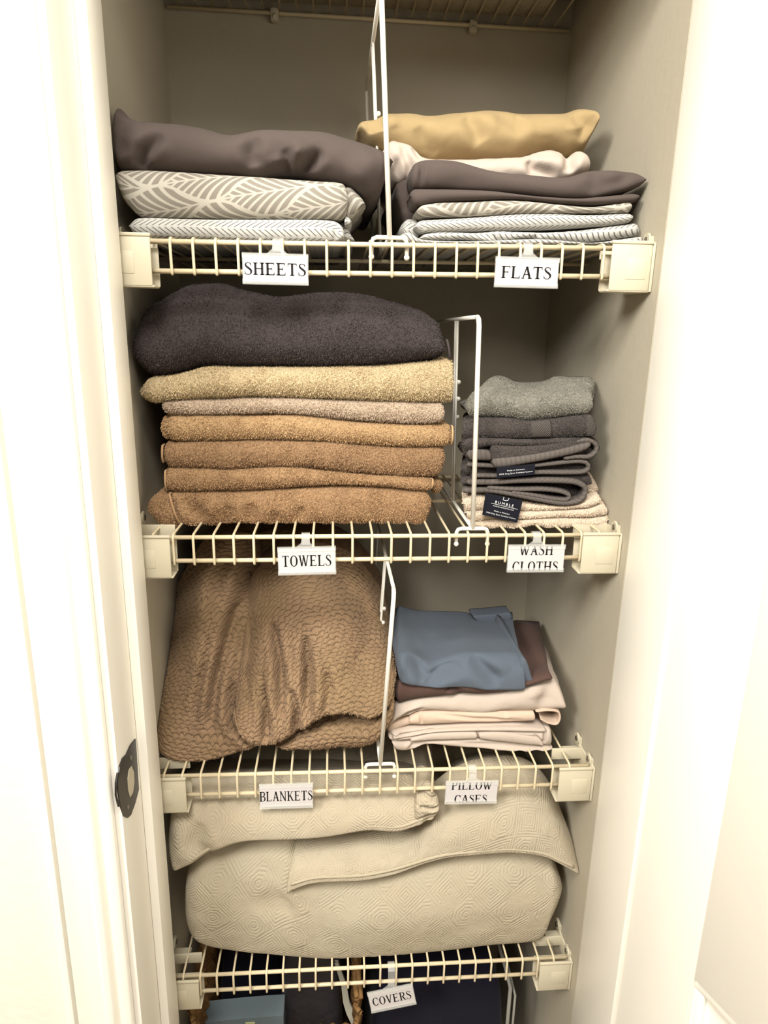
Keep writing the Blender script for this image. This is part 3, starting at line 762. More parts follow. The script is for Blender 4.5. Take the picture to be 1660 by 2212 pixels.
sheet('flat_sheet', c2((305, 830), (315, 785), (360, 762), (440, 760), (530, 768), (700, 812), (900, 835), (1050, 845), (1180, 812), (1380, 820), (1438, 856)),
      c2((308, 850), (315, 896), (450, 897), (700, 912), (900, 932), (1100, 944), (1250, 930), (1400, 895), (1438, 862)), y2-.002, .29, TAUPE, 'upper dark taupe flat sheet with a creased pointed corner at right', nose=.013, er=(.004, .006), wr=.0022, wsc=(12, 10, 30), seed=12,
      creases=[crease([c2((362, 764), (352, 830), (350, 894))], y2, .0025, .006), crease([c2((1180, 815), (1190, 870), (1170, 925))], y2, .010, .006),
               crease([c2((1380, 825), (1300, 870), (1200, 895))], y2, .006, .004), crease([c2((420, 890), (600, 870), (800, 900))], y2, .01, .003)])
o = loft('sheet_end', c2((218, 880), (250, 865), (300, 850), (330, 900)), c2((255, 1010), (290, 1110), (330, 1100)), .07, .30, TAUPE, bpy.data.objects['flat_sheet.004'], nose=.02, er=(.006, .002), wr=.003, wsc=(20, 20, 60), seed=6)
loft('sheet_end', c2((262, 1060), (300, 1040), (345, 1050)), c2((262, 1120), (300, 1150), (345, 1148)), .045, .28, HERR, bpy.data.objects['flat_sheet.001'], nose=.015, er=(.006, .002), wr=.003, wsc=(20, 20, 60), seed=7)
sheet('rumpled_sheet', c2((150, 690), (220, 665), (300, 690), (360, 745), (500, 757), (700, 750), (850, 735), (960, 704), (1020, 716), (1060, 752), (1110, 722), (1150, 736), (1160, 800)),
      c2((215, 880), (300, 872), (500, 850), (700, 880), (900, 880), (1100, 860), (1160, 830)), .100, .33, CREAM, 'rumpled pale cream sheet stuffed behind the taupe flat sheets', nose=.03, er=(.02, .02), wr=.004, wsc=(26, 20, 40), seed=8,
      creases=[crease([c2((260, 700), (290, 780), (300, 860)), c2((235, 760), (245, 860)), c2((310, 700), (350, 770))], .11, .005, .010),
               crease([c2((860, 770), (880, 810), (1000, 840)), c2((1055, 755), (1050, 830))], .11, .006, .012)])
sheet('bundled_sheet', c2((45, 600), (60, 552), (130, 560), (200, 530), (320, 528), (400, 537), (520, 525), (680, 514), (900, 526), (1050, 526), (1110, 510), (1160, 514), (1204, 530), (1210, 560)),
      c2((60, 640), (110, 690), (200, 720), (350, 765), (600, 770), (800, 770), (950, 730), (1060, 735), (1130, 725), (1165, 680), (1200, 620)), .125, .34, SAND,
      'tan sheet rolled into a loose bundle at the back of the flats', nose=.045, er=(.03, .014), wr=.004, wsc=(16, 14, 26), res=.0026, seed=21,
      creases=[crease([c2((1130, 520), (1190, 560), (1185, 620), (1150, 700))], .14, .006, -.006), crease([c2((560, 560), (600, 620), (640, 690))], .14, .010, .010),
               crease([c2((330, 620), (380, 700), (420, 750))], .14, .010, .008), crease([c2((1070, 560), (1130, 610), (1100, 680))], .14, .008, .008),
               crease([c2((700, 560), (800, 600), (830, 560))], .14, .010, .008), crease([c2((150, 560), (160, 640)), c2((100, 570), (110, 650))], .14, .008, .012)])

# ------------------------------------------------------------------ bath towels
TC = dict(t1=rgk(172, 139, 104), t2=rgk(174, 141, 105), t3=rgk(165, 133, 100), t4=rgk(190, 158, 118), t5=rgk(198, 178, 156), t6=rgk(205, 185, 148), t7=rgk(76, 68, 68))
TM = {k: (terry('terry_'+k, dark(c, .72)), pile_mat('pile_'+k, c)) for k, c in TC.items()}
GT = 'folded bath towels in the left pile'
yt = .048
def towel(key, A, B, label, yf=yt, **kw):
    kw.setdefault('nose', .016); kw.setdefault('er', (.010, .010)); kw.setdefault('wr', .0016); kw.setdefault('wsc', (16, 14, 26))
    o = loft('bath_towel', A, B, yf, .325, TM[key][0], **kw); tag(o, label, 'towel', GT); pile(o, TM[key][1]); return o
def hem(o, x, y0, y1, key, yf, dx=0, name='hem', w=.0015):
    a = at(x, y0, yf); b = at(x+dx, y1, yf); m = (a+b)/2; m[0] += .000
    return MB().tube([a+np.array([0, .012, 0]), a, (a*2+b)/3-np.array([0, .003, 0]), (a+2*b)/3-np.array([0, .003, 0]), b, b+np.array([0, .012, 0])], w, 8).build(name, HEM[key], o, True)
HEM = {k: cloth('hem_'+k, (c[0]*.8, c[1]*.8, c[2]*.8, 1)) for k, c in TC.items()}
o = towel('t1', c3((200, 1062), (235, 1030), (260, 1019), (500, 1015), (700, 1010), (900, 1000), (1100, 992), (1300, 1000), (1440, 1012), (1468, 1040)),
      c3((225, 1130), (280, 1178), (360, 1192), (440, 1186), (520, 1166), (600, 1164), (700, 1172), (800, 1166), (1000, 1168), (1200, 1166), (1400, 1178), (1440, 1160), (1465, 1090)),
      'light brown towel at the very bottom of the left pile, rumpled at its left end', seed=1,
      creases=[crease([c3((250, 1040), (280, 1110), (310, 1165))], yt, .003, .006), crease([c3((360, 1080), (420, 1150)), c3((540, 1080), (500, 1160)), c3((760, 1110), (720, 1165)), c3((860, 1080), (850, 1160)), c3((640, 1070), (620, 1160)), c3((320, 1040), (380, 1160))], yt, .010, .006)])
l_ = loft('folded_corner', c3((148, 1090), (160, 1062), (190, 1045), (235, 1035), (250, 1045)), c3((152, 1110), (185, 1145), (225, 1190), (255, 1200), (300, 1190)), yt-.006, .20, TM['t1'][0], o, nose=.014, er=(.012, .004), wr=.002, seed=31)
pile(l_, TM['t1'][1]); hem(o, 366, 1068, 1130, 't1', yt-.002, 20)
o = towel('t2', c3((222, 925), (240, 904), (400, 905), (520, 912), (700, 905), (850, 905), (960, 918), (1150, 935), (1350, 948), (1470, 958), (1486, 975)),
      c3((225, 985), (255, 1012), (430, 1014), (700, 1004), (1000, 985), (1200, 990), (1400, 1008), (1470, 1010), (1484, 1000)), 'light brown towel second from the bottom of the left pile', seed=2)
l_ = loft('folded_corner', c3((1470, 962), (1500, 960), (1524, 975)), c3((1470, 1022), (1500, 1022), (1524, 1000)), yt+.012, .22, TM['t2'][0], o, er=(.002, .006), nose=.01)
pile(l_, TM['t2'][1]); hem(o, 250+.46386*1478, 1037, 1054, 't2', yt, -2); hem(o, 357, 1018, 1058, 't2', yt+.004, 2)
o = towel('t3', c3((215, 810), (235, 790), (330, 785), (600, 776), (850, 778), (1000, 785), (1200, 800), (1400, 808), (1530, 808), (1542, 830)),
      c3((222, 880), (250, 900), (400, 908), (520, 914), (700, 905), (900, 905), (1100, 928), (1300, 945), (1450, 948), (1500, 945), (1530, 910)), 'light brown towel with an edge seam at left, below the gold-tan towel', seed=3)
hem(o, 351, 963, 998, 't3', yt+.002, 1)
o = towel('t4', c3((232, 680), (245, 660), (400, 656), (600, 662), (850, 660), (950, 670), (1100, 690), (1300, 702), (1540, 708), (1566, 715)),
      c3((236, 750), (260, 775), (400, 780), (550, 776), (800, 776), (950, 784), (1150, 798), (1350, 805), (1530, 803), (1566, 795)), 'gold-tan towel in the middle of the left pile, longest at right', seed=4, er=(.01, .005))
l_ = loft('folded_corner', c3((213, 700), (225, 672), (250, 668)), c3((214, 740), (225, 762), (250, 770)), yt+.008, .22, TM['t4'][0], o, er=(.006, .002), nose=.01); pile(l_, TM['t4'][1])
hem(o, 250+.46386*1570, 922, 958, 't4', yt+.001, -1)
o = towel('t5', c3((215, 600), (240, 588), (450, 585), (650, 578), (850, 578), (1050, 590), (1300, 598), (1510, 603), (1530, 615)),
      c3((218, 630), (245, 652), (450, 655), (650, 652), (850, 654), (1000, 672), (1200, 690), (1400, 698), (1500, 696), (1532, 680)), 'pale pinkish-grey towel under the large beige one', seed=5, er=(.008, .005), nose=.014)
o = towel('t6', c3((112, 540), (125, 515), (160, 490), (260, 480), (340, 460), (420, 440), (600, 436), (900, 440), (1200, 432), (1400, 418), (1560, 405), (1575, 420)),
      c3((112, 560), (130, 592), (180, 600), (300, 592), (450, 582), (650, 574), (850, 576), (1050, 588), (1300, 595), (1500, 600), (1572, 598)), 'thick beige towel directly beneath the dark charcoal one', seed=6, er=(.02, .003), yf=yt-.006, nose=.02)
o = towel('t7', c3((78, 300), (85, 220), (120, 165), (200, 128), (260, 95), (330, 60), (480, 50), (600, 80), (740, 105), (860, 95), (1000, 90), (1150, 105), (1300, 140), (1430, 175), (1510, 225), (1550, 300)),
      c3((80, 380), (95, 440), (140, 472), (230, 476), (330, 456), (410, 434), (600, 430), (900, 436), (1100, 432), (1300, 424), (1450, 412), (1550, 400)), 'bulky dark charcoal towel on top of the bath towel pile', seed=7, er=(.030, .022), yf=yt-.010, nose=.045, wr=.005, wsc=(9, 9, 12), wp=.65)
hem(o, 250+.46386*1545, 735, 775, 't7', yt+.006, 6)

# ------------------------------------------------------------------ washcloths
WC = dict(lg=rgk(140, 137, 126), dg=rgk(82, 76, 73), cr=rgk(222, 205, 184))
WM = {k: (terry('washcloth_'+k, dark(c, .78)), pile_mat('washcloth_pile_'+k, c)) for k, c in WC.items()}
RIB = Mat('ribbed_hem_charcoal', rgk(88, 82, 78), .9, .1); RIB.bump((RIB.u*(2*math.pi/.0066)).sin()*.5+.5, .0003, .6); RIB.bump(RIB.noise(900, 1), .0006, .5)
RIB.mixc((RIB.u*(2*math.pi/.0066)).sin().sm(-.3, -.98)*.45, rgk(64, 59, 56)); RIB = RIB.m
SMOOTHG = Mat('woven_band_charcoal', rgk(76, 71, 68), .9, .1); SMOOTHG.bump((SMOOTHG.u*2000).sin()*(SMOOTHG.v*2000).sin(), .0008, .7); SMOOTHG = SMOOTHG.m
yw = .030; GW = 'folded washcloths in the right pile'
def wash(key, A, B, label, yf=yw, yb=.15, p=True, **kw):
    kw.setdefault('nose', .010); kw.setdefault('er', (.008, .008)); kw.setdefault('wr', .0014); kw.setdefault('wsc', (24, 20, 30)); kw.setdefault('res', .0024); kw.setdefault('skewx', .022)
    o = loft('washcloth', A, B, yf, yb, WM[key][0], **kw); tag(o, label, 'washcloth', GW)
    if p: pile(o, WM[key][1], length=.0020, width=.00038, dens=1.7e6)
    return o
wash('cr', c4((330, 1450), (400, 1468), (500, 1445), (700, 1452), (900, 1440), (1100, 1448), (1190, 1440), (1252, 1430), (1258, 1450)),
     c4((350, 1470), (400, 1500), (500, 1532), (560, 1515), (650, 1528), (700, 1505), (770, 1492), (860, 1520), (980, 1516), (1060, 1500), (1180, 1512), (1240, 1485)), 'cream washcloth lying on the wire at the bottom of the washcloth pile', seed=1)
wash('cr', c4((315, 1400), (420, 1395), (700, 1398), (950, 1388), (1100, 1378), (1200, 1350), (1240, 1372), (1250, 1400)),
     c4((325, 1425), (380, 1465), (500, 1445), (700, 1450), (900, 1440), (1100, 1447), (1240, 1425)), 'cream washcloth second from the bottom, puffed at its right end', seed=2)
wash('cr', c4((298, 1340), (310, 1310), (400, 1290), (600, 1330), (900, 1360), (1060, 1340), (1190, 1300), (1202, 1320)),
     c4((305, 1370), (330, 1398), (500, 1396), (700, 1398), (950, 1388), (1100, 1376), (1202, 1345)), 'cream washcloth carrying the black woven care tag', seed=3)
wash('cr', c4((1040, 1180), (1120, 1170), (1160, 1190), (1178, 1240)), c4((1040, 1300), (1100, 1310), (1180, 1288), (1190, 1270)), 'cream washcloth peeking out behind the charcoal roll', yf=.075, seed=4, nose=.02)
dg, dgp = WM['dg']
# bottom charcoal: a rolled fold with an open end at right
o = wash('dg', c4((290, 1190), (380, 1170), (600, 1172), (800, 1165), (1000, 1155), (1100, 1150), (1146, 1180)), c4((292, 1240), (400, 1212), (600, 1205), (800, 1200), (1000, 1198), (1146, 1240)),
         'charcoal washcloth at the bottom of the dark ones, rolled open at right', yf=yw+.006, seed=5)
for pts, th in (([(330, 1215), (480, 1216), (700, 1205), (900, 1205), (1040, 1215), (1105, 1250), (1100, 1300), (1060, 1340), (960, 1352), (820, 1330), (650, 1298), (480, 1270), (300, 1270)], .0078),
                ([(460, 1250), (640, 1262), (820, 1262), (940, 1275), (1000, 1300), (985, 1328), (900, 1325), (760, 1300), (620, 1280)], .0058)):
    r_ = ribbon('folded_layer', c4(*pts), th*.9, yw-.004, .13, RIB, o, wr=.0006)
core = loft('folded_layer', c4((600, 1225), (800, 1222), (1000, 1228), (1085, 1262)), c4((600, 1290), (800, 1322), (960, 1345), (1080, 1300)), yw+.020, .2, dg, o, nose=.004)
o = wash('dg', c4((300, 1105), (360, 1085), (520, 1090), (700, 1080), (900, 1070), (1080, 1062), (1145, 1090)), c4((295, 1150), (360, 1165), (600, 1172), (800, 1162), (1000, 1152), (1145, 1130)),
         'charcoal washcloth folded so its layers open at right, with a black tag at its front', yf=yw+.010, seed=6)
ribbon('folded_layer', c4((330, 1100), (500, 1108), (700, 1110), (900, 1092), (1040, 1078), (1108, 1085), (1128, 1120), (1090, 1148), (980, 1152), (780, 1152), (560, 1172), (360, 1172)), .0052, yw-.001, .13, RIB, o, wr=.0005)
o = wash('dg', c4((305, 990), (330, 960), (470, 975), (700, 962), (950, 945), (1130, 928), (1188, 945), (1196, 985)), c4((320, 1070), (450, 1075), (700, 1080), (900, 1060), (1080, 1060), (1150, 1050), (1192, 1010)),
         'charcoal washcloth with a slanted ribbed hem across its front', yf=yw+.008, seed=7)
f_ = loft('folded_flap', c4((476, 982), (520, 972), (700, 980), (900, 960), (1080, 930), (1140, 940)), c4((498, 1112), (540, 1118), (700, 1092), (880, 1058), (1060, 1020), (1120, 1000)), yw-.004, .12, dg, o, nose=.005, er=(.002, .004), wr=.0008)
pile(f_, dgp, length=.002, width=.0004)
loft('ribbed_hem', c4((490, 1060), (700, 1040), (900, 1005), (1080, 962), (1150, 950)), c4((502, 1118), (560, 1118), (720, 1092), (900, 1056), (1060, 1020), (1135, 985)), yw-.0075, .05, RIB, o, nose=.004, er=(.002, .004), wr=.0004)
ribbon('folded_layer', c4((1040, 955), (1120, 940), (1172, 965), (1178, 1010), (1130, 1048), (1050, 1048), (960, 1058)), .0055, yw-.003, .18, RIB, o, wr=.0004)
loft('ribbed_hem', c4((330, 1005), (400, 1000), (490, 1008)), c4((335, 1068), (400, 1070), (500, 1072)), yw-.002, .1, RIB, o, nose=.004, er=(.003, .003), wr=.0004)
wash('dg', c4((302, 955), (330, 925), (500, 925), (740, 930), (900, 925), (1060, 925), (1110, 925)), c4((310, 975), (330, 1005), (480, 972), (700, 975), (900, 972), (985, 965), (1062, 950)),
     'thin charcoal washcloth just below the banded one', seed=8, nose=.008)
o = wash('dg', c4((300, 880), (310, 830), (400, 795), (600, 795), (720, 815), (900, 798), (1060, 775), (1135, 768), (1172, 820)), c4((300, 920), (340, 930), (450, 922), (740, 926), (900, 925), (1100, 915), (1178, 910)),
         'charcoal washcloth with a smooth woven band, under the light grey one', seed=9)
loft('woven_band', c4((742, 822), (880, 806)), c4((748, 922), (886, 920)), yw-.0035, .06, SMOOTHG, o, nose=.005, er=(.001, .001), wr=0, res=.0015)
loft('side_hem', c4((1108, 782), (1140, 776), (1172, 822)), c4((1108, 914), (1150, 912), (1176, 908)), yw-.002, .06, SMOOTHG, o, nose=.004, er=(.001, .003), wr=0, res=.0015)
wash('lg', c4((338, 720), (345, 680), (380, 640), (480, 615), (620, 640), (760, 645), (900, 620), (1040, 615), (1140, 625), (1150, 660)),
     c4((340, 750), (360, 782), (500, 785), (600, 795), (720, 812), (850, 802), (1000, 778), (1110, 765), (1140, 740)), 'light grey washcloth on top of the washcloth pile', seed=10, nose=.018, yb=.125, skewx=.004,
     A_back=c4((400, 590), (440, 545), (500, 515), (560, 520), (630, 552), (720, 556), (820, 548), (900, 520), (1010, 524), (1110, 524), (1152, 560)), er=(.010, .004), wr=.0022, nback=30)
# care tags
def txt(body, width, size, place_m, parent, mat, name='lettering', align='CENTER'):
    cu = bpy.data.curves.new(name, 'FONT'); cu.body = body; cu.size = size; cu.align_x = align; cu.space_character = 1.5 if len(body) < 8 else 1.12; cu.resolution_u = 2
    tmp = bpy.data.objects.new('t', cu); dg_ = bpy.context.evaluated_depsgraph_get(); me = bpy.data.meshes.new_from_object(tmp)
    V = np.array([v.co[:] for v in me.vertices]); Fc = [tuple(p.vertices) for p in me.polygons]
    V[:, 0] -= (V[:, 0].max()+V[:, 0].min())/2; V[:, 0] *= width/np.ptp(V[:, 0])
    bpy.data.objects.remove(tmp); bpy.data.meshes.remove(me)
    return mesh_obj(name, np.array([place_m(v[0], v[1]) for v in V]), Fc, mat, parent, None, False)
TAGM = cloth('black_tag_satin', rgb(24, 25, 34)); TINK = Mat('white_thread', rgb(235, 235, 235), .7, .2).m
def care_tag(quad, Y, label, lines, par, extra=None):
    tl, tr, br, bl = [at(x, y, Y) for x, y in quad]
    ux = (br-bl)/np.linalg.norm(br-bl); w = np.linalg.norm(br-bl); uz = np.array([-ux[2], 0, ux[0]])
    if uz[2] < 0: uz = -uz
    o0 = bl+ux*w/2
    pl_ = lambda u, v, o=.0009: o0+ux*u+uz*v-np.array([0, o, 0])
    t = MB().prism([tl, tr, br, bl], (0, .0005, 0), (0, -.0004, 0)).build('care_tag', TAGM, par); fix_normals(t); t['label'] = label
    for body, fr, size, v in lines: txt(body, fr*w, size, lambda u, vv, v=v: pl_(u, vv+v), t, TINK)
    return t, pl_, w
wcs = [o for o in bpy.data.objects if o.name.startswith('washcloth')]
par = [o for o in wcs if 'woven care tag' in o['label']][0]
t, pl_, w = care_tag(c4((452, 1283), (694, 1332), (657, 1476), (430, 1424)), yw-.0085, 'black woven care tag with white lettering', [('BUMBLE', .52, .0052, .0195), ('www.bumbletowels.com', .60, .0026, .0150), ('Made in Pakistan', .44, .0026, .0082), ('100% Ring Spun Combed Cotton', .84, .0028, .0040)], par)
mb = MB(); 
for a, b in (((-w*.36, .0180), (w*.40, .0180)),):
    mb.add([pl_(a[0], a[1]), pl_(b[0], b[1]), pl_(b[0], b[1]+.0004), pl_(a[0], a[1]+.0004)], [(0, 1, 2, 3)])
mb.build('underline', TINK, t)
arc = [(-.0034, .0305), (-.0034, .0262), (.0006, .0260), (.0026, .0267), (.0038, .0284), (.0036, .0305)]
MB().tube([pl_(x, y, .0011) for x, y in arc], .00035, 6).build('emblem', TINK, t)
par = [o for o in wcs if 'a black tag' in o['label']][0]
care_tag(c4((524, 1116), (774, 1094), (772, 1162), (526, 1186)), yw-.0085, 'black care tag with two lines of white print', [('Made in Pakistan', .46, .0027, .0080), ('100% Ring Spun Combed Cotton', .88, .0028, .0040)], par)

# ------------------------------------------------------------------ blanket
BC = rgk(136, 112, 88)
BM = Mat('tan_scalloped_fleece', BC, .95, .05, Sheen_Weight=.06)
n_ = BM.noise(420, 2, .6); BM.bump(n_, .0016, .9); BM.bump(BM.noise(60, 2), .003, .5)
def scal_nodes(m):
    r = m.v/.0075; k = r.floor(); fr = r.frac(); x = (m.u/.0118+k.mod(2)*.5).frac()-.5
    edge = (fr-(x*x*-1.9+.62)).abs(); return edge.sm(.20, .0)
BM.mixc(scal_nodes(BM)*.85, dark(BC, .32)); BM.mixc(n_.sm(.5, .3)*.4, dark(BC, .55)); BM.mixc(BM.noise(9, 2).sm(.35, .7)*.3, rgk(128, 110, 74)); BM = BM.m  # scallop grooves and fleece pits tinted dark, crease shade put into the colour
def scallop(P, UV, N):
    k = np.floor(UV[:, 1]/.0075); fr = UV[:, 1]/.0075-k
    x = (UV[:, 0]/.0118+(k % 2)*.5) % 1-.5
    e = np.abs(fr-(.62-1.9*x*x)); return .0013*np.clip(e/.25, 0, 1)*1.9
yb_ = .012
def fold(name, A, B, yf, parent=None, creases=(), **kw):
    kw.setdefault('nose', .12); kw.setdefault('wp', .85); kw.setdefault('gp', 1.7); kw.setdefault('er', (.035, .035)); kw.setdefault('wr', .006)
    nz = kw['nose']; kw.setdefault('py', (nz*.5, .012))
    return loft(name, A, B, yf, .33, BM, parent, res=.0018, wsc=(14, 10, 12), uvwarp=.010, disp=scallop, tp=0, weight=1.0, nback=8, creases=creases, **kw)
bk = fold('chunky_blanket', [(497, 1520), (497, 1440), (508, 1360), (540, 1280), (600, 1232), (680, 1215), (750, 1238), (805, 1290), (843, 1352), (861, 1430)],
     [(500, 1545), (530, 1588), (575, 1610), (610, 1604), (655, 1582), (700, 1556), (750, 1548), (800, 1556), (838, 1530), (858, 1470)], yb_, seed=14, nose=.20, wp=.92, gp=1.25, uvrot=-.35, er=(.035, .05), ey=.045,
     creases=[crease([[(572, 1420), (598, 1490), (610, 1560)]], yb_, .007, .028), crease([[(545, 1500), (572, 1560), (575, 1605)]], yb_, .006, .024),
              crease([[(655, 1420), (664, 1480), (660, 1560)]], yb_, .007, .026), crease([[(625, 1510), (640, 1550), (640, 1590)]], yb_, .006, .024),
              crease([[(520, 1430), (528, 1490), (518, 1540)]], yb_, .006, .020), crease([[(705, 1470), (712, 1510), (700, 1550)]], yb_, .006, .010),
              crease([[(640, 1250), (740, 1300), (830, 1400)]], yb_+.06, .010, .014), crease([[(590, 1280), (680, 1350), (760, 1450)]], yb_+.03, .045, -.022)])
blk_parts = [bk]
blk_parts.append(fold('left_fold', [(316, 1520), (322, 1420), (345, 1335), (380, 1265), (420, 1215), (480, 1200), (530, 1215), (545, 1290)],
     [(320, 1550), (336, 1612), (370, 1645), (430, 1658), (490, 1650), (545, 1632), (590, 1608), (600, 1560)], .028, bk, seed=5, uvrot=.3, nose=.20, wp=.93, gp=1.3, py=(.09, .004), ey=.09,
     creases=[crease([[(565, 1100), (530, 1300), (505, 1400), (500, 1480), (500, 1560)]], .04, .026, .06), crease([[(478, 1400), (462, 1460), (446, 1540), (446, 1610)]], yb_, .007, .024), crease([[(432, 1440), (415, 1520), (405, 1590)]], yb_, .006, .012),
              crease([[(470, 1250), (445, 1310), (450, 1370)]], yb_+.06, .012, .022), crease([[(480, 1540), (505, 1590), (560, 1615)]], yb_, .007, .026),
              crease([[(390, 1300), (375, 1400), (385, 1520)]], yb_, .03, -.012)]))
blk_parts.append(fold('under_fold', [(585, 1600), (620, 1585), (680, 1560), (740, 1545), (800, 1540), (845, 1500), (852, 1470)],
     [(600, 1612), (650, 1607), (690, 1613), (730, 1611), (770, 1616), (812, 1600), (845, 1550)], .022, bk, seed=9, nose=.05, wp=.5, gp=None, er=(.02, .02), wr=.004, py=(.02, .02),
     creases=[crease([[(650, 1585), (720, 1575), (790, 1580)]], yb_, .005, .010)]))
blk_parts.append(fold('top_fold', [(385, 1260), (430, 1205), (500, 1180), (600, 1168), (690, 1178), (760, 1215), (820, 1290), (852, 1370)],
     [(400, 1600), (500, 1600), (650, 1590), (845, 1560)], .185, bk, seed=19, nose=.10, wp=.95, ey=.03, uvrot=.4))
tag(bk, 'big rounded tan chunky fleece blanket bundled beneath the towels', 'blanket')
FM = pile_mat('fleece_fibres', BC)
for q_ in blk_parts[:3]:
    pile(q_, FM, dens=.4e6, length=.0022, width=.0005, name='fleece_fibres')

# ------------------------------------------------------------------ pillowcases
yp = .036; GP = 'folded pillowcases'
def case(A, B, mat, label, yf=yp, yb=.26, **kw):
    kw.setdefault('nose', .010); kw.setdefault('er', (.006, .006)); kw.setdefault('wr', .0018); kw.setdefault('wsc', (18, 16, 34)); kw.setdefault('res', .0017)
    o = loft('pillowcase', A, B, yf, yb, mat, **kw); return tag(o, label, 'pillowcase', GP)
o = case(c6((188, 1165), (240, 1160), (400, 1158), (600, 1150), (735, 1150), (900, 1175), (1100, 1195), (1200, 1205)),
     c6((200, 1190), (232, 1228), (300, 1228), (420, 1190), (560, 1200), (720, 1212), (900, 1228), (1050, 1240), (1208, 1246)), CREAM, 'cream pillowcase lying on the wire at the bottom of its pile', seed=1,
     creases=[crease([c6((300, 1228), (330, 1195), (420, 1185))], yp, .003, .005), crease([c6((600, 1180), (900, 1200), (1180, 1228))], yp, .003, .004)])
o = case(c6((165, 1120), (200, 1100), (400, 1075), (700, 1060), (950, 1058), (1100, 1075), (1190, 1085), (1202, 1110)),
     c6((178, 1160), (240, 1165), (400, 1160), (600, 1152), (735, 1152), (900, 1178), (1100, 1196), (1203, 1205)), CREAM, 'cream pillowcase with pleated layers showing, second from the bottom', seed=2, nose=.012,
     creases=[crease([c6((200, 1165), (250, 1135), (450, 1110), (800, 1108), (1165, 1108))], yp, .0025, .006), crease([c6((735, 1112), (740, 1155))], yp, .0022, .005),
              crease([c6((760, 1120), (900, 1130), (1080, 1150), (1140, 1180))], yp, .003, .004), crease([c6((1090, 1120), (1140, 1180))], yp, .002, .004), crease([c6((1165, 1085), (1160, 1140), (1150, 1190))], yp, .0025, .005),
              crease([c6((170, 1125), (230, 1165))], yp, .003, .006)])
o = case(c6((300, 1020), (390, 992), (600, 990), (900, 988), (1085, 985), (1098, 1000)),
     c6((300, 1060), (380, 1070), (600, 1058), (900, 1048), (1040, 1045), (1098, 1040)), PEACH, 'peach-toned pillowcase squeezed inside the cream pile', seed=3, nose=.006, er=(.003, .003), yf=yp+.001,
     creases=[crease([c6((378, 990), (382, 1068))], yp, .002, .004), crease([c6((870, 990), (910, 1005), (930, 990))], yp, .003, .003), crease([c6((430, 1000), (700, 1030), (1030, 1040))], yp, .0025, .003)])
o = case(c6((168, 1040), (215, 950), (250, 925), (380, 895), (560, 875), (720, 868), (900, 850), (1050, 815), (1150, 790), (1215, 778), (1262, 830), (1298, 935)),
     c6((168, 1075), (215, 1050), (290, 1015), (370, 988), (600, 992), (760, 1000), (900, 982), (1090, 990), (1200, 975), (1290, 960)), CREAM, 'topmost cream pillowcase under the brown one, its right end curled', seed=4, nose=.020, nback=18, A_back=c6((240, 620), (500, 600), (900, 545), (1060, 535), (1105, 545), (1140, 548), (1160, 610)), er=(.006, .010), wr=.0025,
     creases=[crease([c6((180, 1080), (300, 1000), (400, 975))], yp, .003, .006), crease([c6((1210, 800), (1180, 900), (1110, 960))], yp, .012, .008), crease([c6((300, 960), (500, 930), (800, 930), (1000, 890))], yp, .016, .004)])
ribbon('curled_end', c6((1100, 985), (1180, 978), (1240, 985), (1255, 1020), (1235, 1062), (1180, 1055), (1130, 1030)), .0032, yp+.002, .2, PEACH, o, wr=.0004)
loft('tucked_end', c6((160, 1080), (190, 1050), (300, 1020), (372, 1000)), c6((165, 1110), (210, 1105), (300, 1068), (380, 1062)), yp+.006, .2, PEACH, o, nose=.006, er=(.003, .002))
o = case(c6((225, 800), (300, 780), (600, 790), (900, 800), (1060, 780), (1180, 740), (1210, 765)),
     c6((215, 905), (240, 925), (370, 900), (540, 878), (620, 860), (760, 872), (900, 858), (1050, 815), (1205, 775)), BROWN, 'cocoa brown pillowcase between the blue and the cream ones', seed=5, nose=.012,
     A_back=c6((240, 560), (400, 500), (700, 480), (985, 425), (1030, 440), (1060, 500), (1110, 560)), nback=16, yb=.25,
     creases=[crease([c6((530, 850), (570, 835), (640, 860))], yp, .004, .008)])
case(c6((225, 640), (300, 640), (450, 690), (640, 640), (800, 640), (940, 640), (1030, 650)),
     c6((228, 785), (300, 805), (400, 818), (560, 822), (700, 836), (850, 852), (980, 848), (1034, 838)), BLUE, 'slate blue pillowcase draped on top of the pillowcase pile', seed=6, nose=.030, wp=.8, er=(.008, .004), wr=.0035, wsc=(12, 10, 18), nback=40,
     A_back=c6((225, 310), (330, 338), (470, 350), (640, 352), (760, 372), (880, 360), (962, 350)), yb=.235, yf=yp-.004,
     creases=[crease([c6((300, 620), (360, 690), (410, 780))], yp, .008, .012), crease([c6((400, 790), (520, 730), (640, 700))], yp, .008, .010), crease([c6((700, 660), (800, 740), (880, 800))], yp, .010, .012)])
loft('folded_flap', c6((700, 380), (790, 376), (880, 366), (952, 360)), c6((720, 400), (775, 452), (860, 438), (952, 412)), .200, .232, BLUE, bpy.data.objects['pillowcase.005'], nose=.002, er=(.001, .001), wr=.0008)
loft('under_layer', c6((1000, 640), (1040, 660), (1082, 790)), c6((1000, 830), (1040, 812), (1082, 800)), yp+.004, .2, BLUE, bpy.data.objects['pillowcase.005'], nose=.004, er=(.002, .002))

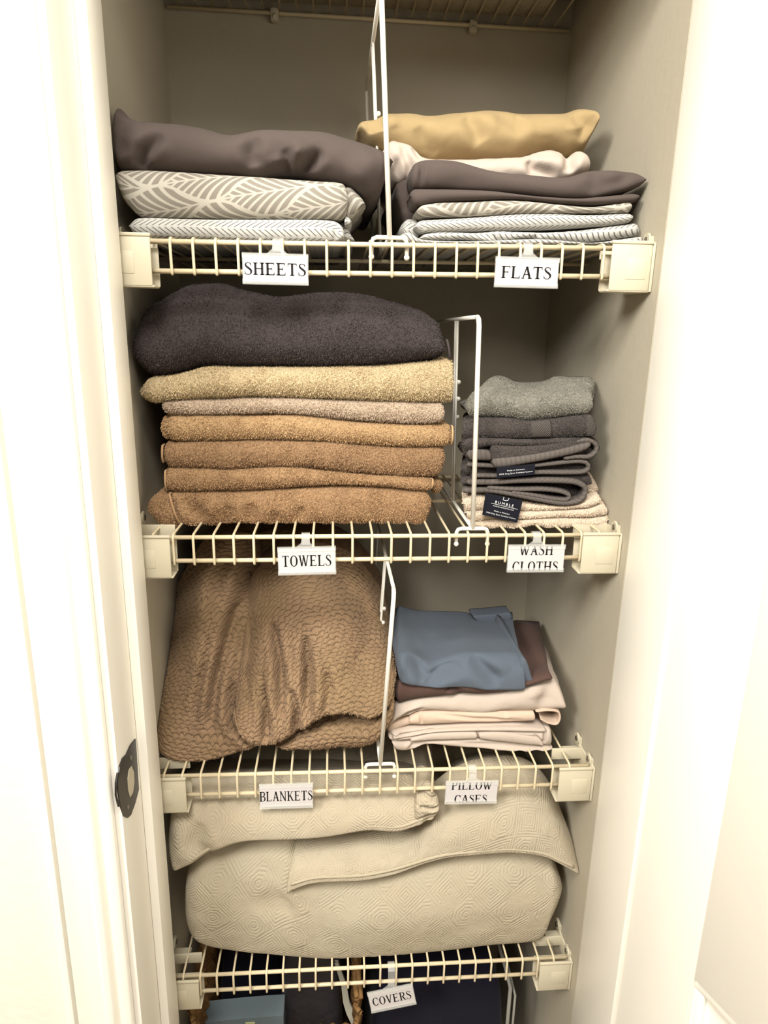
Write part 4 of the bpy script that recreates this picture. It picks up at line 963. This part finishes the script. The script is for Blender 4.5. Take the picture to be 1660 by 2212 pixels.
for A_, B_, p_ in ((((310, 1150), (450, 1118), (600, 1112), (732, 1112)), ((312, 1172), (450, 1166), (600, 1160), (736, 1156)), 1),
                   (((742, 1116), (860, 1112), (1000, 1125), (1120, 1150), (1150, 1185)), ((742, 1154), (860, 1170), (1000, 1186), (1150, 1200)), 1),
                   (((200, 1140), (500, 1096), (900, 1084), (1168, 1090)), ((205, 1158), (500, 1112), (900, 1104), (1160, 1112)), 1)):
    loft('pleat', c6(*A_), c6(*B_), yp-.003, .12, CREAM, bpy.data.objects['pillowcase.001'], nose=.004, er=(.003, .003), wr=.0010, wsc=(40, 20, 40), res=.0017)
# ------------------------------------------------------------------ quilted shams
def piping(pts, Y, parent, r=.0023):
    P = smooth_line(np.array([at(x, y, Y) for x, y in pts]), 60, weight=1.0); MB().tube(list(P), r, 10).build('piping', PIPE, parent, True)
yc = .018
o = loft('quilted_cover', [(398, 1880), (420, 1850), (520, 1815), (615, 1812), (670, 1862), (800, 1868), (950, 1838), (1100, 1826), (1190, 1850), (1222, 1905)],
         [(398, 1960), (408, 2015), (450, 2040), (540, 2060), (640, 2072), (760, 2076), (900, 2064), (1050, 2046), (1165, 2033), (1190, 1990), (1222, 1940)], .004, .33, QUILT3,
         nose=.05, wp=.55, er=(.035, .030), wr=.006, wsc=(6, 6, 9), seed=3, res=.003, tp=.5, noseb=.014, py=(.022, .012),
         creases=[crease([[(620, 1925), (560, 1960)]], yc, .03, .006), crease([[(700, 2000), (900, 1960), (1100, 1950)]], yc, .05, -.006)])
tag(o, 'large folded cream quilted cover filling the lowest wire shelf', 'bed cover')
o = loft('quilted_sham', [(622, 1840), (640, 1815), (800, 1800), (895, 1790), (945, 1730), (1000, 1690), (1080, 1668), (1150, 1672), (1200, 1715), (1228, 1780), (1250, 1850)],
         [(614, 1922), (680, 1898), (780, 1893), (850, 1880), (950, 1851), (1030, 1841), (1100, 1836), (1170, 1844), (1215, 1863), (1250, 1878)], -.003, .33, QUILT2,
         nose=.080, wp=.93, noseb=.012, er=(.006, .006), wr=.004, wsc=(7, 7, 10), seed=5, res=.003, tp=.4, A_back=[(640, 1760), (800, 1745), (900, 1740), (950, 1650), (1000, 1626), (1080, 1622), (1180, 1630)], py=(.04, .012), bz=-.925)
tag(o, 'cream quilted pillow sham with a pointed right corner, in the middle of its pile', 'pillow sham', 'quilted pillow shams')
piping([(628, 1910), (680, 1896), (780, 1891), (850, 1878), (950, 1849), (1030, 1839), (1100, 1834), (1170, 1842), (1215, 1861), (1240, 1872)], -.0015, o)
o = loft('quilted_sham', [(366, 1820), (368, 1760), (376, 1710), (430, 1700), (600, 1700), (800, 1698), (900, 1700), (940, 1712), (948, 1740)],
         [(368, 1850), (374, 1874), (410, 1862), (455, 1834), (520, 1812), (600, 1806), (700, 1800), (790, 1786), (860, 1788), (915, 1770), (946, 1760)], -.005, .31, QUILT,
         nose=.060, wp=.90, noseb=.012, er=(.012, .018), wr=.004, wsc=(8, 8, 12), seed=8, res=.003, tp=.4, A_back=[(400, 1640), (600, 1618), (800, 1612), (900, 1612), (935, 1616)], py=(.03, .012), bz=-.885,
         creases=[crease([[(440, 1760), (430, 1800), (455, 1830)]], yc, .012, .008), crease([[(915, 1700), (925, 1730), (915, 1765)]], yc, .005, .008)])
tag(o, 'cream quilted pillow sham uppermost at left, with a ruffled right end', 'pillow sham', 'quilted pillow shams')
piping([(374, 1872), (410, 1860), (455, 1832), (520, 1810), (600, 1804), (700, 1798), (790, 1784), (860, 1786), (915, 1768)], -.0035, o)
loft('ruffle', [(896, 1716), (915, 1704), (932, 1704), (946, 1716), (953, 1735)], [(896, 1780), (915, 1776), (934, 1768), (946, 1762), (953, 1748)], -.006, .06, QUILT, o, nose=.022, er=(.004, .008), wr=.004, wsc=(55, 40, 70), seed=4, res=.0016, weight=1.0, py=(.01, .01),
     creases=[crease([[(905, 1712), (930, 1722), (950, 1726)]], 0, .0022, .008), crease([[(905, 1738), (928, 1740), (950, 1738)]], 0, .0022, .009), crease([[(905, 1762), (925, 1756), (948, 1750)]], 0, .0022, .008)])

# ------------------------------------------------------------------ things on the uppermost shelf
zq = ZTOP+.0065
o = loft('folded_quilt', [(.03, 0, zq+.09), (.3, 0, zq+.10), (.60, 0, zq+.085)], [(.03, 0, zq), (.3, 0, zq), (.60, 0, zq)], .03, .35, QUILT, raw=True, nose=.03, er=(.02, .02), wr=.001, res=.006)
tag(o, 'pale folded quilt lying on the uppermost wire shelf', 'quilt')

# ------------------------------------------------------------------ closet floor: basket and bags under the lowest shelf
WK = Mat('brown_wicker', rgk(132, 100, 62), .8, .2); WK.mixc(WK.noise(60, 3).sm(.35, .65)*.6, rgk(84, 60, 36)); WK.bump(WK.noise(120, 2), .002, .8); WK = WK.m
bt = atx(405, 2212, .03); zr = bt[2]; xr = None
for xx in np.linspace(.2, .5, 301):
    p = atx(775, 2212, xx) if xx > CAM[0] else None
RB = at(775, 2212, bt[1]); xr = RB[0]; yfb, ybb = .02, .33
bs = empty('wicker_basket', (.16, .17, ZF), 'brown wicker basket standing on the closet floor below the covers shelf', 'basket')
def weave(path, name):
    m = MB(); P = smooth_line(np.array(path), 90, weight=1.0); t = np.linspace(0, 1, 90)
    for ph in (0, 2.1, 4.2):
        Q = []
        for i, p in enumerate(P):
            a = t[i]*46+ph; Q.append(p+np.array([.0042*math.cos(a), 0, .0042*math.sin(a)]))
        m.tube(Q, .0042, 7)
    return m.build(name, WK, bs, True)
xl_ = .03
weave([(xl_, yfb, zr), (xl_, .1, zr), (xl_, .2, zr), (xl_, ybb, zr)], 'rim_strand')
weave([(xr, yfb, zr), (xr, .1, zr), (xr-.002, .2, zr+.004), (xr, ybb, zr)], 'rim_strand')
weave([(xl_, ybb, zr), (.12, ybb, zr), (.2, ybb, zr), (xr, ybb, zr)], 'rim_strand')
for a, b in (((xl_, yfb), (xl_, ybb)), ((xr, yfb), (xr, ybb)), ((xl_, ybb), (xr, ybb)), ((xl_, yfb), (xr, yfb))):
    m = MB(); N_ = 26; zs = np.linspace(ZF+.01, zr-.01 if a[1] != b[1] or a[1] == ybb else zr-.06, 22)
    dx = (b[0]-a[0]); dy = (b[1]-a[1]); L = math.hypot(dx, dy); nx, ny = dy/L, -dx/L
    for j, z in enumerate(zs):
        pts = []
        for i in range(N_+1):
            t = i/N_; o_ = .0035*math.sin(math.pi*i+(j % 2)*math.pi+math.pi/2); pts.append((a[0]+dx*t+nx*o_, a[1]+dy*t+ny*o_, z))
        m.tube(pts, .0055, 5, False)
    w_ = m.build('woven_side', WK, bs, True); w_['kind'] = 'stuff'
def soft(name, x0, x1, y0, y1, z0, z1, mat, label, cat, seed=0, wr=.006, wsc=(14, 14, 14), **kw):
    o = loft(name, [(x0, 0, z1), ((x0+x1)/2, 0, z1+.004), (x1, 0, z1)], [(x0, 0, z0), ((x0+x1)/2, 0, z0), (x1, 0, z0)], y0, y1, mat, raw=True, nose=.02, er=(.02, .02), wr=wr, wsc=wsc, seed=seed, res=.006, **kw)
    return tag(o, label, cat)
soft('folded_fabric', xl_+.014, .17, .16, .31, ZF+.02, zr-.05, NAVY, 'dark navy folded fabric inside the wicker basket', 'fabric')
p0, p1 = at(438, 2200, .10), at(613, 2188, .10)
LIDB = paint('pale_blue_card', rgk(120, 134, 140), .6); 
bx_ = empty('card_box', ((p0[0]+p1[0])/2, .12, ZF+.02), 'pale blue-grey card box standing inside the wicker basket', 'box')
m = MB(); n = 12; zt2 = p1[2]
top = [(p0[0]+(p1[0]-p0[0])*i/n, .095, zt2-.006+.006*math.sin(math.pi*(i/n)*.5)) for i in range(n+1)]
poly = top+[(p1[0], .095, ZF+.02), (p0[0], .095, ZF+.02)]
auto(m.prism(poly, (0, 0, 0), (0, .04, 0)).build('box_body', LIDB, bx_))
auto(MB().box(p0[0]+.075, p0[0]+.092, .0935, .0952, zt2-.020, zt2-.010, .001).build('box_badge', paint('pale_yellow_print', rgk(190, 190, 140), .6), bx_))
PB = Mat('smoky_plastic_film', rgk(50, 48, 52), .25, .5); PB.bump(PB.noise(30, 3), .006, .7); PB = PB.m
q0, q1 = at(600, 2130, .13), at(742, 2110, .13)
soft('plastic_bag', q0[0], q1[0], .13, .30, ZF+.05, at(660, 2060, .13)[2], PB, 'smoky grey plastic bag inside the wicker basket', 'bag', 4, .005, (30, 20, 12))
STR = paint('off_white_film', rgk(150, 146, 132), .4, .001, 80)
s_ = [at(728, 2080, .12), at(745, 2130, .10), at(750, 2165, .09), at(760, 2190, .08), at(768, 2215, .07)]
m = MB(); V = []; Fc = []
for i, p in enumerate(s_):
    wq = (.004, .006, .007, .009, .006)[i]; V += [p-np.array([wq, 0, 0]), p+np.array([wq*.6, 0, 0]), p+np.array([wq*.6, .006, 0]), p+np.array([-wq, .006, 0])]
for i in range(len(s_)-1):
    for k_ in range(4): Fc.append((4*i+k_, 4*i+(k_+1) % 4, 4*i+4+(k_+1) % 4, 4*i+4+k_))
m.add(V, Fc); o = auto(m.build('plastic_strip', STR)); tag(o, 'torn off-white plastic strip by the right rim of the basket', 'strip')
# navy storage bag
a = at(800, 2212, .05); xb0 = xr+.022
o = soft('storage_bag', xb0, .565, .055, .345, ZF+.003, at(1000, 2125, .055)[2]-.02, NAVY, 'big dark navy storage bag standing right of the basket', 'bag', 6, .004)
GP_ = paint('grey_piping_plastic', rgk(128, 126, 118), .4)
zz_ = at(1000, 2125, .055)[2]-.02
MB().tube([(.567, .06, zz_-.25), (.567, .06, zz_), (.567, .09, zz_+.002), (.566, .33, zz_+.002)], .0035, 8).build('edge_piping', GP_, o, True)
MB().tube([(.575, .055, zz_-.25), (.575, .055, zz_-.012), (.575, .09, zz_-.008), (.574, .33, zz_-.008)], .0022, 8).build('edge_piping', GP_, o, True)
